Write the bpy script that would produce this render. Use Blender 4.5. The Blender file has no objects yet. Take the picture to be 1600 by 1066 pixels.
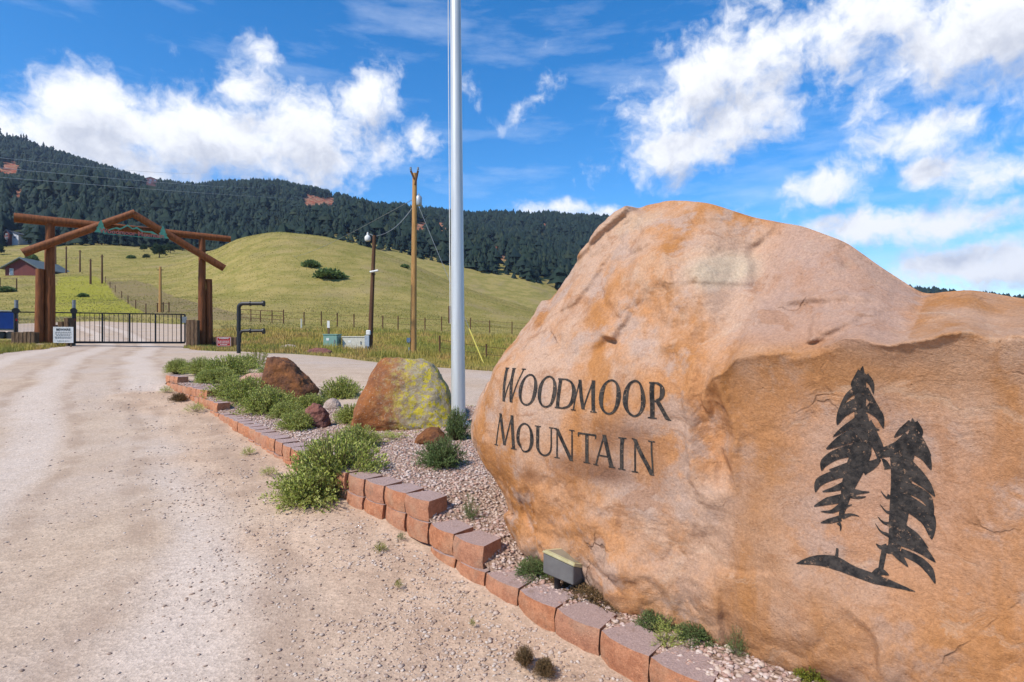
import bpy, bmesh, math, random
import numpy as np
from mathutils import Vector, Matrix
from mathutils.bvhtree import BVHTree

# ------------------------------------------------------------------ camera, world, sun, exposure
scene = bpy.context.scene
COL = scene.collection
F = 889.0; HX = 800.0; HY = 533.0; EYE = 1.55
cam_d = bpy.data.cameras.new('camera'); cam_d.sensor_width = 36.0; cam_d.lens = 36.0 * F / 1600.0
cam_d.clip_start = 0.05; cam_d.clip_end = 20000
cam = bpy.data.objects.new('camera', cam_d); COL.objects.link(cam)
cam.location = (0, 0, EYE); cam.rotation_euler = (math.pi / 2, 0, 0)
scene.camera = cam

SUN_AZ = math.radians(-134)      # measured from +Y towards +X: left, a little behind the camera
SUN_EL = math.radians(47)
sd = bpy.data.lights.new('sun', 'SUN'); sd.energy = 3.3; sd.angle = math.radians(4); sd.color = (1.0, .95, .87)
sun = bpy.data.objects.new('sun', sd); COL.objects.link(sun)
sdir = Vector((math.sin(SUN_AZ) * math.cos(SUN_EL), math.cos(SUN_AZ) * math.cos(SUN_EL), math.sin(SUN_EL)))
sun.rotation_euler = sdir.to_track_quat('Z', 'Y').to_euler(); sun.location = (-20, -10, 40)

scene.view_settings.view_transform = 'Standard'; scene.view_settings.look = 'None'
scene.view_settings.gamma = 1.0; scene.view_settings.use_curve_mapping = False
scene.view_settings.exposure = 0.74

def azel(px, py):
    x = (px - HX) / F; z = (HY - py) / F
    return math.atan2(x, 1.0), math.atan2(z, math.hypot(x, 1.0))

def make_world():
    w = bpy.data.worlds.new('World'); scene.world = w; w.use_nodes = True
    nt = w.node_tree; N = nt.nodes; L = nt.links; N.clear()
    out = N.new('ShaderNodeOutputWorld'); bg = N.new('ShaderNodeBackground')
    sky = N.new('ShaderNodeTexSky'); sky.sky_type = 'NISHITA'; sky.sun_disc = False
    sky.sun_elevation = SUN_EL; sky.sun_rotation = SUN_AZ; sky.altitude = 1500; sky.air_density = 1.0; sky.dust_density = .3; sky.ozone_density = 3.0
    # ---- cloud density group: input direction as (azimuth, elevation)
    g = bpy.data.node_groups.new('cloud_density', 'ShaderNodeTree')
    g.interface.new_socket('P', in_out='INPUT', socket_type='NodeSocketVector')
    g.interface.new_socket('D', in_out='OUTPUT', socket_type='NodeSocketFloat')
    gn = g.nodes; gl = g.links
    gi = gn.new('NodeGroupInput'); go = gn.new('NodeGroupOutput')
    def vm(op, a, b=None, nodes=gn, links=gl):
        n = nodes.new('ShaderNodeVectorMath'); n.operation = op
        for i, v in enumerate((a, b)):
            if v is None: continue
            if isinstance(v, tuple): n.inputs[i].default_value = v
            else: links.new(v, n.inputs[i])
        return n
    def mt(op, a, b=None, c=None, nodes=gn, links=gl, clamp=False):
        n = nodes.new('ShaderNodeMath'); n.operation = op; n.use_clamp = clamp
        for i, v in enumerate((a, b, c)):
            if v is None: continue
            if isinstance(v, (int, float)): n.inputs[i].default_value = v
            else: links.new(v, n.inputs[i])
        return n.outputs[0]
    def nz(vec, scale, detail, rough, stretch=None, nodes=gn, links=gl):
        n = nodes.new('ShaderNodeTexNoise'); n.inputs['Scale'].default_value = scale
        n.inputs['Detail'].default_value = detail; n.inputs['Roughness'].default_value = rough
        if stretch:
            m = vm('MULTIPLY', vec, stretch, nodes, links); vec = m.outputs[0]
        links.new(vec, n.inputs['Vector']); return n
    wn = nz(gi.outputs['P'], 9, 4, .6)
    w1 = vm('SUBTRACT', wn.outputs['Color'], (.5, .5, .5))
    w2 = vm('MULTIPLY', w1.outputs[0], (.075, .045, 0))
    pw = vm('ADD', gi.outputs['P'], w2.outputs[0]).outputs[0]
    # cumulus heaps: (px, py, rx, ry, tilt deg, weight) in the photograph's pixels, turned into sky directions
    heaps = [(230, 200, 200, 66, 0, 1), (60, 205, 120, 48, 0, .85), (120, 225, 190, 60, 0, 1), (330, 220, 230, 62, 0, 1.05), (400, 135, 70, 42, 30, .85), (405, 85, 36, 26, 20, .62),
             (480, 215, 150, 70, 0, 1), (575, 155, 70, 55, -30, .9), (600, 225, 60, 38, 0, .75), (662, 213, 42, 30, 0, .75), (270, 65, 34, 14, 0, .34), (740, 140, 22, 34, 0, .38),
             (815, 170, 66, 22, -30, .48), (848, 72, 26, 12, -20, .3),
             (1100, 130, 120, 66, -10, 1.02), (1070, 235, 130, 48, -12, 1), (1150, 180, 100, 62, 0, 1.0), (1330, 45, 230, 52, 0, .95), (1530, 60, 180, 62, 0, 1.05), (1130, 45, 120, 45, -25, .6),
             (1430, 210, 90, 34, -8, .84), (1350, 185, 60, 28, -20, .5), (1300, 275, 100, 34, -14, .88), (1445, 270, 46, 26, 0, .8), (1580, 265, 85, 42, -8, .85), (1240, 298, 70, 18, -10, .45),
             (1370, 355, 120, 36, -4, .98), (1500, 345, 110, 26, -10, .88), (1460, 415, 110, 28, -6, .88), (1580, 415, 90, 40, 0, .95),
             (860, 325, 70, 18, 0, .8), (950, 328, 60, 16, 0, .75), (560, 300, 16, 18, 0, .35), (1560, 130, 60, 40, 0, .6)]
    acc = None
    for (px, py, rx, ry, tilt, wt) in heaps:
        a, e = azel(px, py)
        ca, ce = math.cos(a), math.cos(e)
        s = vm('SUBTRACT', pw, (a, e, 0))
        if tilt:
            r = gn.new('ShaderNodeVectorRotate'); r.rotation_type = 'Z_AXIS'; r.inputs['Angle'].default_value = math.radians(tilt)
            gl.new(s.outputs[0], r.inputs['Vector']); sv = r.outputs[0]
        else: sv = s.outputs[0]
        m = vm('MULTIPLY', sv, (F / rx / ca ** 2 * .85 if False else F / rx, F / ry, 0))
        ln = vm('LENGTH', m.outputs[0]).outputs['Value']
        q = mt('MULTIPLY_ADD', ln, -wt * .75, wt)
        acc = q if acc is None else mt('SMOOTH_MAX', acc, q, .15)
    # scattered fair-weather clouds for the rest of the sky
    cov = nz(gi.outputs['P'], 1.6, 2, .5)
    gen = mt('MULTIPLY_ADD', cov.outputs['Fac'], 3.2, -2.0)
    sx = gn.new('ShaderNodeSeparateXYZ'); gl.new(gi.outputs['P'], sx.inputs[0])
    off = mt('SUBTRACT', mt('ABSOLUTE', sx.outputs['X']), .80)
    gate_ = mt('MULTIPLY', off, 6.0, clamp=True)
    gen2 = mt('MULTIPLY_ADD', mt('ADD', gen, 1.0), gate_, -1.0)
    acc = mt('MAXIMUM', acc, gen2)
    f1 = nz(pw, 13, 9, .62); f2 = nz(pw, 46, 5, .6)
    d = mt('ADD', acc, mt('MULTIPLY_ADD', f1.outputs['Fac'], 1.7, -1.08))
    d = mt('ADD', d, mt('MULTIPLY_ADD', f2.outputs['Fac'], .5, -.25))
    gl.new(d, go.inputs['D'])
    # ---- main tree
    tc = N.new('ShaderNodeTexCoord'); nrm = N.new('ShaderNodeVectorMath'); nrm.operation = 'NORMALIZE'
    L.new(tc.outputs['Generated'], nrm.inputs[0])
    sp = N.new('ShaderNodeSeparateXYZ'); L.new(nrm.outputs[0], sp.inputs[0])
    az = mt('ARCTAN2', sp.outputs['X'], sp.outputs['Y'], nodes=N, links=L)
    el = mt('ARCSINE', sp.outputs['Z'], nodes=N, links=L)
    cb = N.new('ShaderNodeCombineXYZ'); L.new(az, cb.inputs['X']); L.new(el, cb.inputs['Y'])
    g1 = N.new('ShaderNodeGroup'); g1.node_tree = g; L.new(cb.outputs[0], g1.inputs['P'])
    up = vm('ADD', cb.outputs[0], (-.012, .045, 0), N, L)
    g2 = N.new('ShaderNodeGroup'); g2.node_tree = g; L.new(up.outputs[0], g2.inputs['P'])
    mr = N.new('ShaderNodeMapRange'); mr.interpolation_type = 'SMOOTHSTEP'; L.new(g1.outputs['D'], mr.inputs['Value'])
    mr.inputs['From Min'].default_value = -.06; mr.inputs['From Max'].default_value = .58
    sh = N.new('ShaderNodeMapRange'); sh.interpolation_type = 'SMOOTHSTEP'; L.new(g2.outputs['D'], sh.inputs['Value'])
    sh.inputs['From Min'].default_value = .1; sh.inputs['From Max'].default_value = .95
    cc = N.new('ShaderNodeMix'); cc.data_type = 'RGBA'; L.new(sh.outputs[0], cc.inputs['Factor'])
    cc.inputs['A'].default_value = (4.5, 4.55, 4.7, 1); cc.inputs['B'].default_value = (2.5, 2.65, 3.1, 1)
    # thin high cirrus
    cn = nz(cb.outputs[0], 3.2, 6, .62, (1.0, 4.2, 1), N, L)
    ci = N.new('ShaderNodeMapRange'); L.new(cn.outputs['Fac'], ci.inputs['Value'])
    ci.inputs['From Min'].default_value = .50; ci.inputs['From Max'].default_value = .85; ci.inputs['To Max'].default_value = .42
    # pale veil low down
    m1 = N.new('ShaderNodeMix'); m1.data_type = 'RGBA'; L.new(ci.outputs[0], m1.inputs['Factor'])
    hs = N.new('ShaderNodeHueSaturation'); hs.inputs['Saturation'].default_value = 1.38; hs.inputs['Value'].default_value = .86; L.new(sky.outputs[0], hs.inputs['Color'])
    L.new(hs.outputs[0], m1.inputs['A']); m1.inputs['B'].default_value = (4.4, 4.7, 5.2, 1)
    m2 = N.new('ShaderNodeMix'); m2.data_type = 'RGBA'; L.new(mr.outputs[0], m2.inputs['Factor'])
    L.new(m1.outputs['Result'], m2.inputs['A']); L.new(cc.outputs['Result'], m2.inputs['B'])
    L.new(m2.outputs['Result'], bg.inputs['Color']); bg.inputs['Strength'].default_value = .15
    L.new(bg.outputs[0], out.inputs['Surface'])
make_world()
scene.world.cycles.sampling_method = 'MANUAL'; scene.world.cycles.sample_map_resolution = 256

# ------------------------------------------------------------------ helpers
rng = np.random.default_rng(7); random.seed(7)
U32 = np.uint64
def _hash(ix, iy, iz, seed):
    h = (ix.astype(np.int64) * 374761393 + iy.astype(np.int64) * 668265263 + iz.astype(np.int64) * 2147483647 + seed * 144665) & 0xFFFFFFFF
    h = ((h ^ (h >> 13)) * 1274126177) & 0xFFFFFFFF
    h = ((h ^ (h >> 16)) * 2246822519) & 0xFFFFFFFF
    return ((h ^ (h >> 15)) & 0xFFFFFF) / float(0xFFFFFF)
def vnoise(p, seed=0):
    p = np.asarray(p, float); i = np.floor(p).astype(np.int64); f = p - i; u = f * f * f * (f * (f * 6 - 15) + 10)
    r = 0
    for dx in (0, 1):
        wx = u[..., 0] if dx else 1 - u[..., 0]
        for dy in (0, 1):
            wy = u[..., 1] if dy else 1 - u[..., 1]
            for dz in (0, 1):
                wz = u[..., 2] if dz else 1 - u[..., 2]
                r = r + wx * wy * wz * _hash(i[..., 0] + dx, i[..., 1] + dy, i[..., 2] + dz, seed)
    return r * 2 - 1
def fbm(p, oct=4, seed=0, rough=.5):
    p = np.asarray(p, float); a = 1.0; s = 0; t = 0
    for k in range(oct):
        s = s + a * vnoise(p * 2.03 ** k + k * 17.3, seed + k); t += a; a *= rough
    return s / t
def sstep(a, b, x):
    t = np.clip((np.asarray(x, float) - a) / (b - a), 0, 1); return t * t * (3 - 2 * t)

def thing(name, label, cat, loc=(0, 0, 0), group=None):
    o = bpy.data.objects.new(name, None); COL.objects.link(o); o.location = loc; o.empty_display_size = .2
    o['label'] = label; o['category'] = cat
    if group: o['group'] = group
    return o
def tag(o, label=None, cat=None, group=None, kind=None):
    if label: o['label'] = label
    if cat: o['category'] = cat
    if group: o['group'] = group
    if kind: o['kind'] = kind
    return o
def np_mesh(name, V, Fc, smooth=False):
    """V (n,3); Fc: array (m,3) or (m,4) or list of arrays of those"""
    me = bpy.data.meshes.new(name)
    Fs = Fc if isinstance(Fc, list) else [Fc]
    Fs = [np.asarray(f, np.int32) for f in Fs if len(f)]
    V = np.asarray(V, np.float32)
    loops = np.concatenate([f.ravel() for f in Fs]); cnt = np.concatenate([np.full(len(f), f.shape[1], np.int32) for f in Fs])
    me.vertices.add(len(V)); me.vertices.foreach_set('co', V.ravel())
    me.loops.add(len(loops)); me.loops.foreach_set('vertex_index', loops)
    me.polygons.add(len(cnt)); st = np.zeros(len(cnt), np.int32); st[1:] = np.cumsum(cnt)[:-1]
    me.polygons.foreach_set('loop_start', st)
    try: me.polygons.foreach_set('loop_total', cnt)
    except Exception: pass
    if smooth: me.polygons.foreach_set('use_smooth', np.ones(len(cnt), bool))
    me.update(calc_edges=True); me.validate()
    return me
def link(name, me, mat=None, parent=None, loc=None):
    o = bpy.data.objects.new(name, me); COL.objects.link(o)
    if mat is not None:
        me.materials.clear(); me.materials.append(mat)
    if parent is not None: o.parent = parent
    if loc is not None: o.location = loc
    return o
def attr(me, name, vals):
    vals = np.asarray(vals, np.float32)
    if vals.ndim == 1:
        a = me.attributes.new(name, 'FLOAT', 'POINT'); a.data.foreach_set('value', vals)
    else:
        a = me.attributes.new(name, 'FLOAT_COLOR', 'POINT')
        c = np.ones((len(vals), 4), np.float32); c[:, :3] = vals; a.data.foreach_set('color', c.ravel())

class MB:
    """collects shapes in world coordinates and links them as one mesh"""
    def __init__(s): s.v = []; s.f = []
    def add(s, V, Fc):
        o = len(s.v); s.v += [tuple(map(float, p)) for p in V]; s.f += [tuple(int(i) + o for i in f) for f in Fc]; return s
    def box(s, c, size, rz=0, ax=None, taper=1.0):
        hx, hy, hz = size[0] / 2, size[1] / 2, size[2] / 2
        c = Vector(c); cz, sz = math.cos(rz), math.sin(rz); vs = []
        for z in (-hz, hz):
            k = taper if z > 0 else 1
            for x, y in ((-hx, -hy), (hx, -hy), (hx, hy), (-hx, hy)):
                x2, y2 = x * k, y * k
                vs.append((c.x + x2 * cz - y2 * sz, c.y + x2 * sz + y2 * cz, c.z + z))
        return s.add(vs, [(3, 2, 1, 0), (4, 5, 6, 7), (0, 1, 5, 4), (1, 2, 6, 5), (2, 3, 7, 6), (3, 0, 4, 7)])
    def tube(s, pts, r, n=10, caps=True, jitter=0):
        pts = [Vector(p) for p in pts]; rs = r if isinstance(r, (list, tuple)) else [r] * len(pts)
        V = []; Fc = []; prev = None
        for i, p in enumerate(pts):
            t = (pts[min(i + 1, len(pts) - 1)] - pts[max(i - 1, 0)]).normalized()
            ref = Vector((0, 0, 1)) if abs(t.z) < .9 else Vector((1, 0, 0))
            if prev is None: u = t.cross(ref).normalized()
            else: u = (prev - t * prev.dot(t)).normalized()
            prev = u; w = t.cross(u)
            for k in range(n):
                a = 2 * math.pi * k / n; rr = rs[i] * (1 + jitter * random.uniform(-1, 1))
                V.append(p + (u * math.cos(a) + w * math.sin(a)) * rr)
        m = len(pts)
        for i in range(m - 1):
            for k in range(n):
                Fc.append((i * n + k, i * n + (k + 1) % n, (i + 1) * n + (k + 1) % n, (i + 1) * n + k))
        if caps: Fc.append(tuple(range(n - 1, -1, -1))); Fc.append(tuple((m - 1) * n + k for k in range(n)))
        return s.add(V, Fc)
    def lathe(s, c, prof, n=16):
        c = Vector(c); V = []; Fc = []
        for r, z in prof:
            for k in range(n):
                a = 2 * math.pi * k / n; V.append((c.x + r * math.cos(a), c.y + r * math.sin(a), c.z + z))
        for i in range(len(prof) - 1):
            for k in range(n): Fc.append((i * n + k, i * n + (k + 1) % n, (i + 1) * n + (k + 1) % n, (i + 1) * n + k))
        Fc.append(tuple(range(n - 1, -1, -1))); Fc.append(tuple((len(prof) - 1) * n + k for k in range(n)))
        return s.add(V, Fc)
    def poly(s, pts, thick):
        """flat polygon (world pts) extruded by vector thick"""
        t = Vector(thick); pts = [Vector(p) for p in pts]; n = len(pts)
        V = pts + [p + t for p in pts]
        return s.add(V, [tuple(range(n)), tuple(range(2 * n - 1, n - 1, -1))] + [(i, i + n, (i + 1) % n + n, (i + 1) % n) for i in range(n)])
    def build(s, name, mat, parent=None, smooth=False, bevel=0):
        off = Vector(parent.location) if parent is not None else Vector((0, 0, 0))
        if parent is not None and parent.parent is not None: off = off + Vector(parent.parent.location)
        me = bpy.data.meshes.new(name); me.from_pydata([(v[0] - off.x, v[1] - off.y, v[2] - off.z) for v in s.v], [], s.f)
        bm = bmesh.new(); bm.from_mesh(me); bmesh.ops.recalc_face_normals(bm, faces=bm.faces)
        if bevel: bmesh.ops.bevel(bm, geom=list(bm.edges), offset=bevel, segments=1, affect='EDGES', clamp_overlap=True)
        bm.to_mesh(me); bm.free()
        if smooth:
            me.polygons.foreach_set('use_smooth', np.ones(len(me.polygons), bool)); me.set_sharp_from_angle(angle=math.radians(40))
        return link(name, me, mat, parent)

# ---- materials
def srgb(r, g, b):
    f = lambda c: (c / 12.92 if c <= .04045 else ((c + .055) / 1.055) ** 2.4)
    return (f(r / 255), f(g / 255), f(b / 255))
class M_:
    def __init__(s, name, rough=.8, spec=.3, metal=0):
        s.m = bpy.data.materials.new(name); s.m.use_nodes = True; s.nt = s.m.node_tree; s.N = s.nt.nodes; s.L = s.nt.links
        s.b = s.N['Principled BSDF']; s.b.inputs['Roughness'].default_value = rough; s.b.inputs['Metallic'].default_value = metal
        s.b.inputs['Specular IOR Level'].default_value = spec
        tc = s.N.new('ShaderNodeTexCoord'); s.obj = tc.outputs['Object']
        g = s.N.new('ShaderNodeNewGeometry'); s.pos = g.outputs['Position']; s.h = None
    def noise(s, scale, detail=4, rough=.55, vec=None, stretch=None, dist=0):
        vec = vec or s.pos
        if stretch:
            m = s.N.new('ShaderNodeVectorMath'); m.operation = 'MULTIPLY'; s.L.new(vec, m.inputs[0]); m.inputs[1].default_value = stretch; vec = m.outputs[0]
        n = s.N.new('ShaderNodeTexNoise'); n.inputs['Scale'].default_value = scale; n.inputs['Detail'].default_value = detail
        n.inputs['Roughness'].default_value = rough; n.inputs['Distortion'].default_value = dist; s.L.new(vec, n.inputs['Vector']); return n.outputs['Fac']
    def voro(s, scale, feature='F1', vec=None, out='Distance'):
        n = s.N.new('ShaderNodeTexVoronoi'); n.feature = feature; n.inputs['Scale'].default_value = scale; s.L.new(vec or s.pos, n.inputs['Vector']); return n.outputs[out]
    def rng(s, v, a, b, c=0, d=1, smooth=True):
        n = s.N.new('ShaderNodeMapRange'); n.interpolation_type = 'SMOOTHSTEP' if smooth else 'LINEAR'
        s.L.new(v, n.inputs['Value']); n.inputs['From Min'].default_value = a; n.inputs['From Max'].default_value = b
        n.inputs['To Min'].default_value = c; n.inputs['To Max'].default_value = d; return n.outputs[0]
    def math(s, op, a, b=None):
        n = s.N.new('ShaderNodeMath'); n.operation = op
        for i, v in enumerate((a, b)):
            if v is None: continue
            if isinstance(v, (int, float)): n.inputs[i].default_value = v
            else: s.L.new(v, n.inputs[i])
        return n.outputs[0]
    def mix(s, f, a, b, mode='MIX'):
        n = s.N.new('ShaderNodeMix'); n.data_type = 'RGBA'; n.blend_type = mode
        for k, v in (('Factor', f), ('A', a), ('B', b)):
            if isinstance(v, (int, float)): n.inputs[k].default_value = v
            elif isinstance(v, tuple): n.inputs[k].default_value = (*v[:3], 1)
            else: s.L.new(v, n.inputs[k])
        return n.outputs['Result']
    def attr(s, name, out='Fac'):
        n = s.N.new('ShaderNodeAttribute'); n.attribute_name = name; return n.outputs[out]
    def color(s, c):
        if isinstance(c, tuple): s.b.inputs['Base Color'].default_value = (*c[:3], 1)
        else: s.L.new(c, s.b.inputs['Base Color'])
        return s
    def bump(s, h, strength=.5, dist=.01):
        n = s.N.new('ShaderNodeBump'); n.inputs['Strength'].default_value = strength; n.inputs['Distance'].default_value = dist
        s.L.new(h, n.inputs['Height'])
        if s.h is not None: s.L.new(s.h, n.inputs['Normal'])
        s.h = n.outputs[0]; s.L.new(s.h, s.b.inputs['Normal']); return s
def simple(name, c1, c2=None, scale=8, rough=.75, spec=.3, metal=0, bump=0, bscale=40, stretch=None, local=True):
    m = M_(name, rough, spec, metal); vec = m.obj if local else m.pos
    c2 = c2 or tuple(x * .72 for x in c1)
    m.color(m.mix(m.rng(m.noise(scale, 5, .6, vec, stretch), .3, .7), c1, c2))
    if bump: m.bump(m.noise(bscale, 4, .6, vec, stretch), .6, bump)
    return m.m

# ------------------------------------------------------------------ terrain
def PX(px, py, Y):      # pixel + distance along the view axis -> world point
    return Vector(((px - HX) / F * Y, Y, EYE + (HY - py) / F * Y))
# near ground: thin-plate spline through surveyed points
CP = [(0, 0, 0), (-2.5, 0, 0), (2, -2, 0), (-2, -3, 0), (-3, 3, .02), (2.5, 1.2, .02), (1.2, 2.2, 0), (.565, 2.58, 0), (.106, 3.15, .01), (-.69, 4.0, .12), (-1.55, 4.9, .2), (-2.05, 5.5, .22),
      (-3.95, 8.0, .29), (-5.2, 9.5, .42), (-6.5, 10.8, .56), (-7.2, 11.7, .68), (-2.3, 2.58, 0), (-6.5, 7.2, .2), (-10, 11.3, .62), (-13, 18, 1.0), (-19.9, 24.5, 1.34), (-15.2, 27.9, 1.22),
      (-.5, 9.2, .5), (-.7, 16, .68), (-5, 14.2, .8), (-7.5, 21, .95), (1.5, 4.5, .15), (4, 5, .2), (3, 10, .4), (6, 14, .3), (-7, 28, .95), (-5.2, 30, .8), (-1.2, 25, .3), (4, 25, .1), (12, 20, 0), (10, 8, .1),
      (-25, 20, 1.2), (-20, 10, .6), (-12, 3, .1), (-8, -4, 0), (6, -4, 0), (0, -8, 0), (12, -2, 0)]
for px, py, Y in ((0, 512, 45), (150, 510, 45), (300, 514, 45), (430, 517, 45), (580, 524, 45), (720, 530, 45), (835, 534, 45), (1100, 540, 45), (1600, 540, 45), (-300, 515, 45)):
    p = PX(px, py, Y); CP.append(tuple(p))
CP = np.array(CP)
def _tps(d): return np.where(d > 1e-9, d * d * np.log(np.maximum(d, 1e-9)), 0)
def tps_fit(xy, z, lam=.02):
    n = len(xy); K = _tps(np.linalg.norm(xy[:, None] - xy[None], axis=-1)) + lam * np.eye(n); Pm = np.c_[np.ones(n), xy]
    A = np.block([[K, Pm], [Pm.T, np.zeros((3, 3))]]); return np.linalg.solve(A, np.r_[z, 0, 0, 0])
def tps_eval(xy, c, q):
    out = np.empty(len(q))
    for i in range(0, len(q), 40000):
        b = q[i:i + 40000]; out[i:i + 40000] = _tps(np.linalg.norm(b[:, None] - xy[None], axis=-1)) @ c[:-3] + c[-3] + b @ c[-2:]
    return out
_nc = tps_fit(CP[:, :2], CP[:, 2])
# far ground: per azimuth a profile of (distance, pixel row)
RIDGE = [(-400, 120), (0, 205), (60, 231), (130, 259), (200, 279), (250, 292), (300, 297), (340, 292), (380, 287), (420, 289), (470, 299), (520, 301), (560, 324), (600, 331), (640, 327), (690, 324), (730, 341), (770, 344),
         (800, 342), (850, 344), (900, 347), (960, 349), (1050, 372), (1200, 425), (1450, 482), (1600, 478), (2200, 470)]
def ridge(px): return float(np.interp(px, [a for a, b in RIDGE], [b for a, b in RIDGE]))
COLS = {-400: [(45, 515), (70, 495), (130, 450), (300, 385), (600, 260)],
        0: [(45, 512), (70, 492), (100, 458), (130, 432), (200, 405), (300, 380), (600, 300)],
        80: [(45, 511), (65, 494), (100, 459), (140, 428), (210, 400), (290, 378), (600, 305)],
        150: [(45, 510), (60, 497), (100, 462), (150, 425), (220, 395), (280, 377), (600, 310)],
        250: [(45, 513), (60, 503), (100, 466), (150, 428), (220, 398), (300, 387), (600, 325)],
        300: [(45, 514), (60, 505), (100, 466), (150, 420), (190, 399), (260, 397), (340, 388), (600, 330)],
        340: [(45, 516), (60, 506), (100, 462), (150, 400), (175, 388), (260, 402), (350, 392), (600, 335)],
        370: [(45, 516), (60, 506), (95, 462), (150, 374), (170, 370), (260, 398), (380, 392), (600, 337)],
        430: [(45, 517), (60, 506), (90, 462), (150, 361), (175, 364), (260, 392), (400, 392), (600, 338)],
        500: [(45, 520), (60, 508), (90, 466), (150, 367), (180, 376), (260, 405), (600, 345)],
        580: [(45, 524), (60, 510), (90, 474), (150, 386), (180, 402), (260, 425), (600, 352)],
        640: [(45, 527), (60, 514), (90, 484), (150, 407), (180, 422), (260, 445), (600, 358)],
        720: [(45, 530), (60, 517), (90, 498), (150, 446), (180, 466), (260, 468), (600, 372)],
        835: [(45, 534), (60, 523), (90, 514), (150, 484), (180, 496), (260, 492), (600, 390)],
        950: [(45, 538), (60, 530), (90, 525), (150, 508), (200, 510), (300, 502), (600, 415)],
        1100: [(45, 540), (60, 536), (100, 531), (200, 522), (300, 514), (600, 450)],
        1300: [(45, 540), (100, 535), (300, 518), (600, 485)],
        1600: [(45, 540), (100, 535), (300, 520), (600, 492)],
        2200: [(45, 540), (100, 535), (300, 520), (600, 492)]}
LR = np.linspace(math.log(25), math.log(6000), 300)
AZ = np.radians(np.arange(-180, 180.01, .5))
def _build_table():
    cols_az = []; cols_z = []
    for px, prof in sorted(COLS.items()):
        th = math.atan((px - HX) / F); pr = list(prof) + [(950, ridge(px)), (1300, ridge(px) + 45), (2500, 500), (6000, 522)]
        Y = np.array([a for a, b in pr], float); z = EYE + (HY - np.array([b for a, b in pr], float)) / F * Y
        r = Y / math.cos(th); lr = np.log(np.r_[25, r]); zz = np.r_[.5, z]
        cols_az.append(th); cols_z.append(np.interp(LR, lr, zz))
    for a in (math.radians(100), math.radians(180)):
        cols_az.append(a); cols_z.append(np.interp(LR, np.log([25, 45, 300, 1000, 6000]), [0, 0, 4, 30, 60]))
    cols_az = [math.radians(-180), math.radians(-100)] + cols_az; cols_z = [cols_z[-1], cols_z[-2]] + cols_z
    cols_az = np.array(cols_az); cols_z = np.array(cols_z)
    T = np.stack([np.interp(AZ, cols_az, cols_z[:, j]) for j in range(len(LR))], 1)
    # ridge line detail comes back in after smoothing
    k = np.exp(-.5 * (np.arange(-5, 6) / 2.0) ** 2); k /= k.sum()
    for ax, kk in ((0, k), (1, k)):
        T = np.apply_along_axis(lambda v: np.convolve(np.pad(v, 5, mode='edge'), kk, 'valid'), ax, T)
    return T
TBL = _build_table()
def far_z(x, y):
    th = np.arctan2(x, y); r = np.maximum(np.hypot(x, y), 25.0)
    ai = (th - AZ[0]) / (AZ[1] - AZ[0]); ri = np.clip((np.log(r) - LR[0]) / (LR[1] - LR[0]), 0, len(LR) - 1.001)
    a0 = np.clip(np.floor(ai).astype(int), 0, len(AZ) - 2); r0 = np.floor(ri).astype(int); fa = ai - a0; fr = ri - r0
    z = (TBL[a0, r0] * (1 - fa) * (1 - fr) + TBL[a0 + 1, r0] * fa * (1 - fr) + TBL[a0, r0 + 1] * (1 - fa) * fr + TBL[a0 + 1, r0 + 1] * fa * fr)
    p = np.stack([x, y, np.zeros_like(x)], -1)
    w1 = sstep(40, 90, r) * (1 - sstep(250, 400, r)); w2 = sstep(300, 600, r)
    z = z + w1 * (fbm(p / 14, 3, 3) * .45 + fbm(p / 50, 2, 5) * .7) + w2 * (fbm(p / 110, 4, 9) * 16 * (1 - .6 * sstep(700, 950, r)))
    return z
def zg(x, y):
    x = np.atleast_1d(np.asarray(x, float)); y = np.atleast_1d(np.asarray(y, float)); sh = x.shape; x = x.ravel(); y = y.ravel()
    r = np.hypot(x, y); w = sstep(30, 45, r); z = np.zeros_like(x)
    m = w < 1
    if m.any(): z[m] += (1 - w[m]) * tps_eval(CP[:, :2], _nc, np.c_[x[m], y[m]])
    m = w > 0
    if m.any(): z[m] += w[m] * far_z(x[m], y[m])
    return z.reshape(sh)
def z1(x, y): return float(zg(x, y)[0])
def G(px, py, rmin=2.0, rmax=2400):
    """first ground point seen through a pixel of the photograph"""
    t = np.exp(np.linspace(math.log(rmin), math.log(rmax), 2500)); x = (px - HX) / F * t; z = EYE + (HY - py) / F * t
    d = z - zg(x, t); k = np.argmax(d < 0)
    if d[k] >= 0: k = len(t) - 1
    if k > 0:
        f = d[k - 1] / (d[k - 1] - d[k] + 1e-12); tt = t[k - 1] + (t[k] - t[k - 1]) * f
    else: tt = t[0]
    return Vector(((px - HX) / F * tt, tt, EYE + (HY - py) / F * tt))
def onground(x, y, dz=0): return Vector((x, y, z1(x, y) + dz))

# wall path (front face line), from the near end to the far tip
WP = np.array([(1.75, 1.15), (1.22, 1.82), (.60, 2.56), (.106, 3.13), (-.22, 3.51), (-.69, 4.03), (-1.55, 4.95), (-2.05, 5.58), (-3.97, 8.05), (-4.68, 8.93), (-5.2, 9.56), (-6.45, 10.86), (-7.15, 11.6)])
_seg = np.linalg.norm(np.diff(WP, axis=0), axis=1); WS = np.r_[0, np.cumsum(_seg)]
def wpath(s):
    p = np.array([np.interp(s, WS, WP[:, 0]), np.interp(s, WS, WP[:, 1])]); e = .15
    q = np.array([np.interp(s + e, WS, WP[:, 0]), np.interp(s + e, WS, WP[:, 1])]) - np.array([np.interp(s - e, WS, WP[:, 0]), np.interp(s - e, WS, WP[:, 1])])
    t = q / np.linalg.norm(q); return p, t, np.array([t[1], -t[0]])      # point, direction, inward normal (to the bed side)
def s_at_y(Y): return float(np.interp(Y, WP[:, 1], WS))
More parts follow.
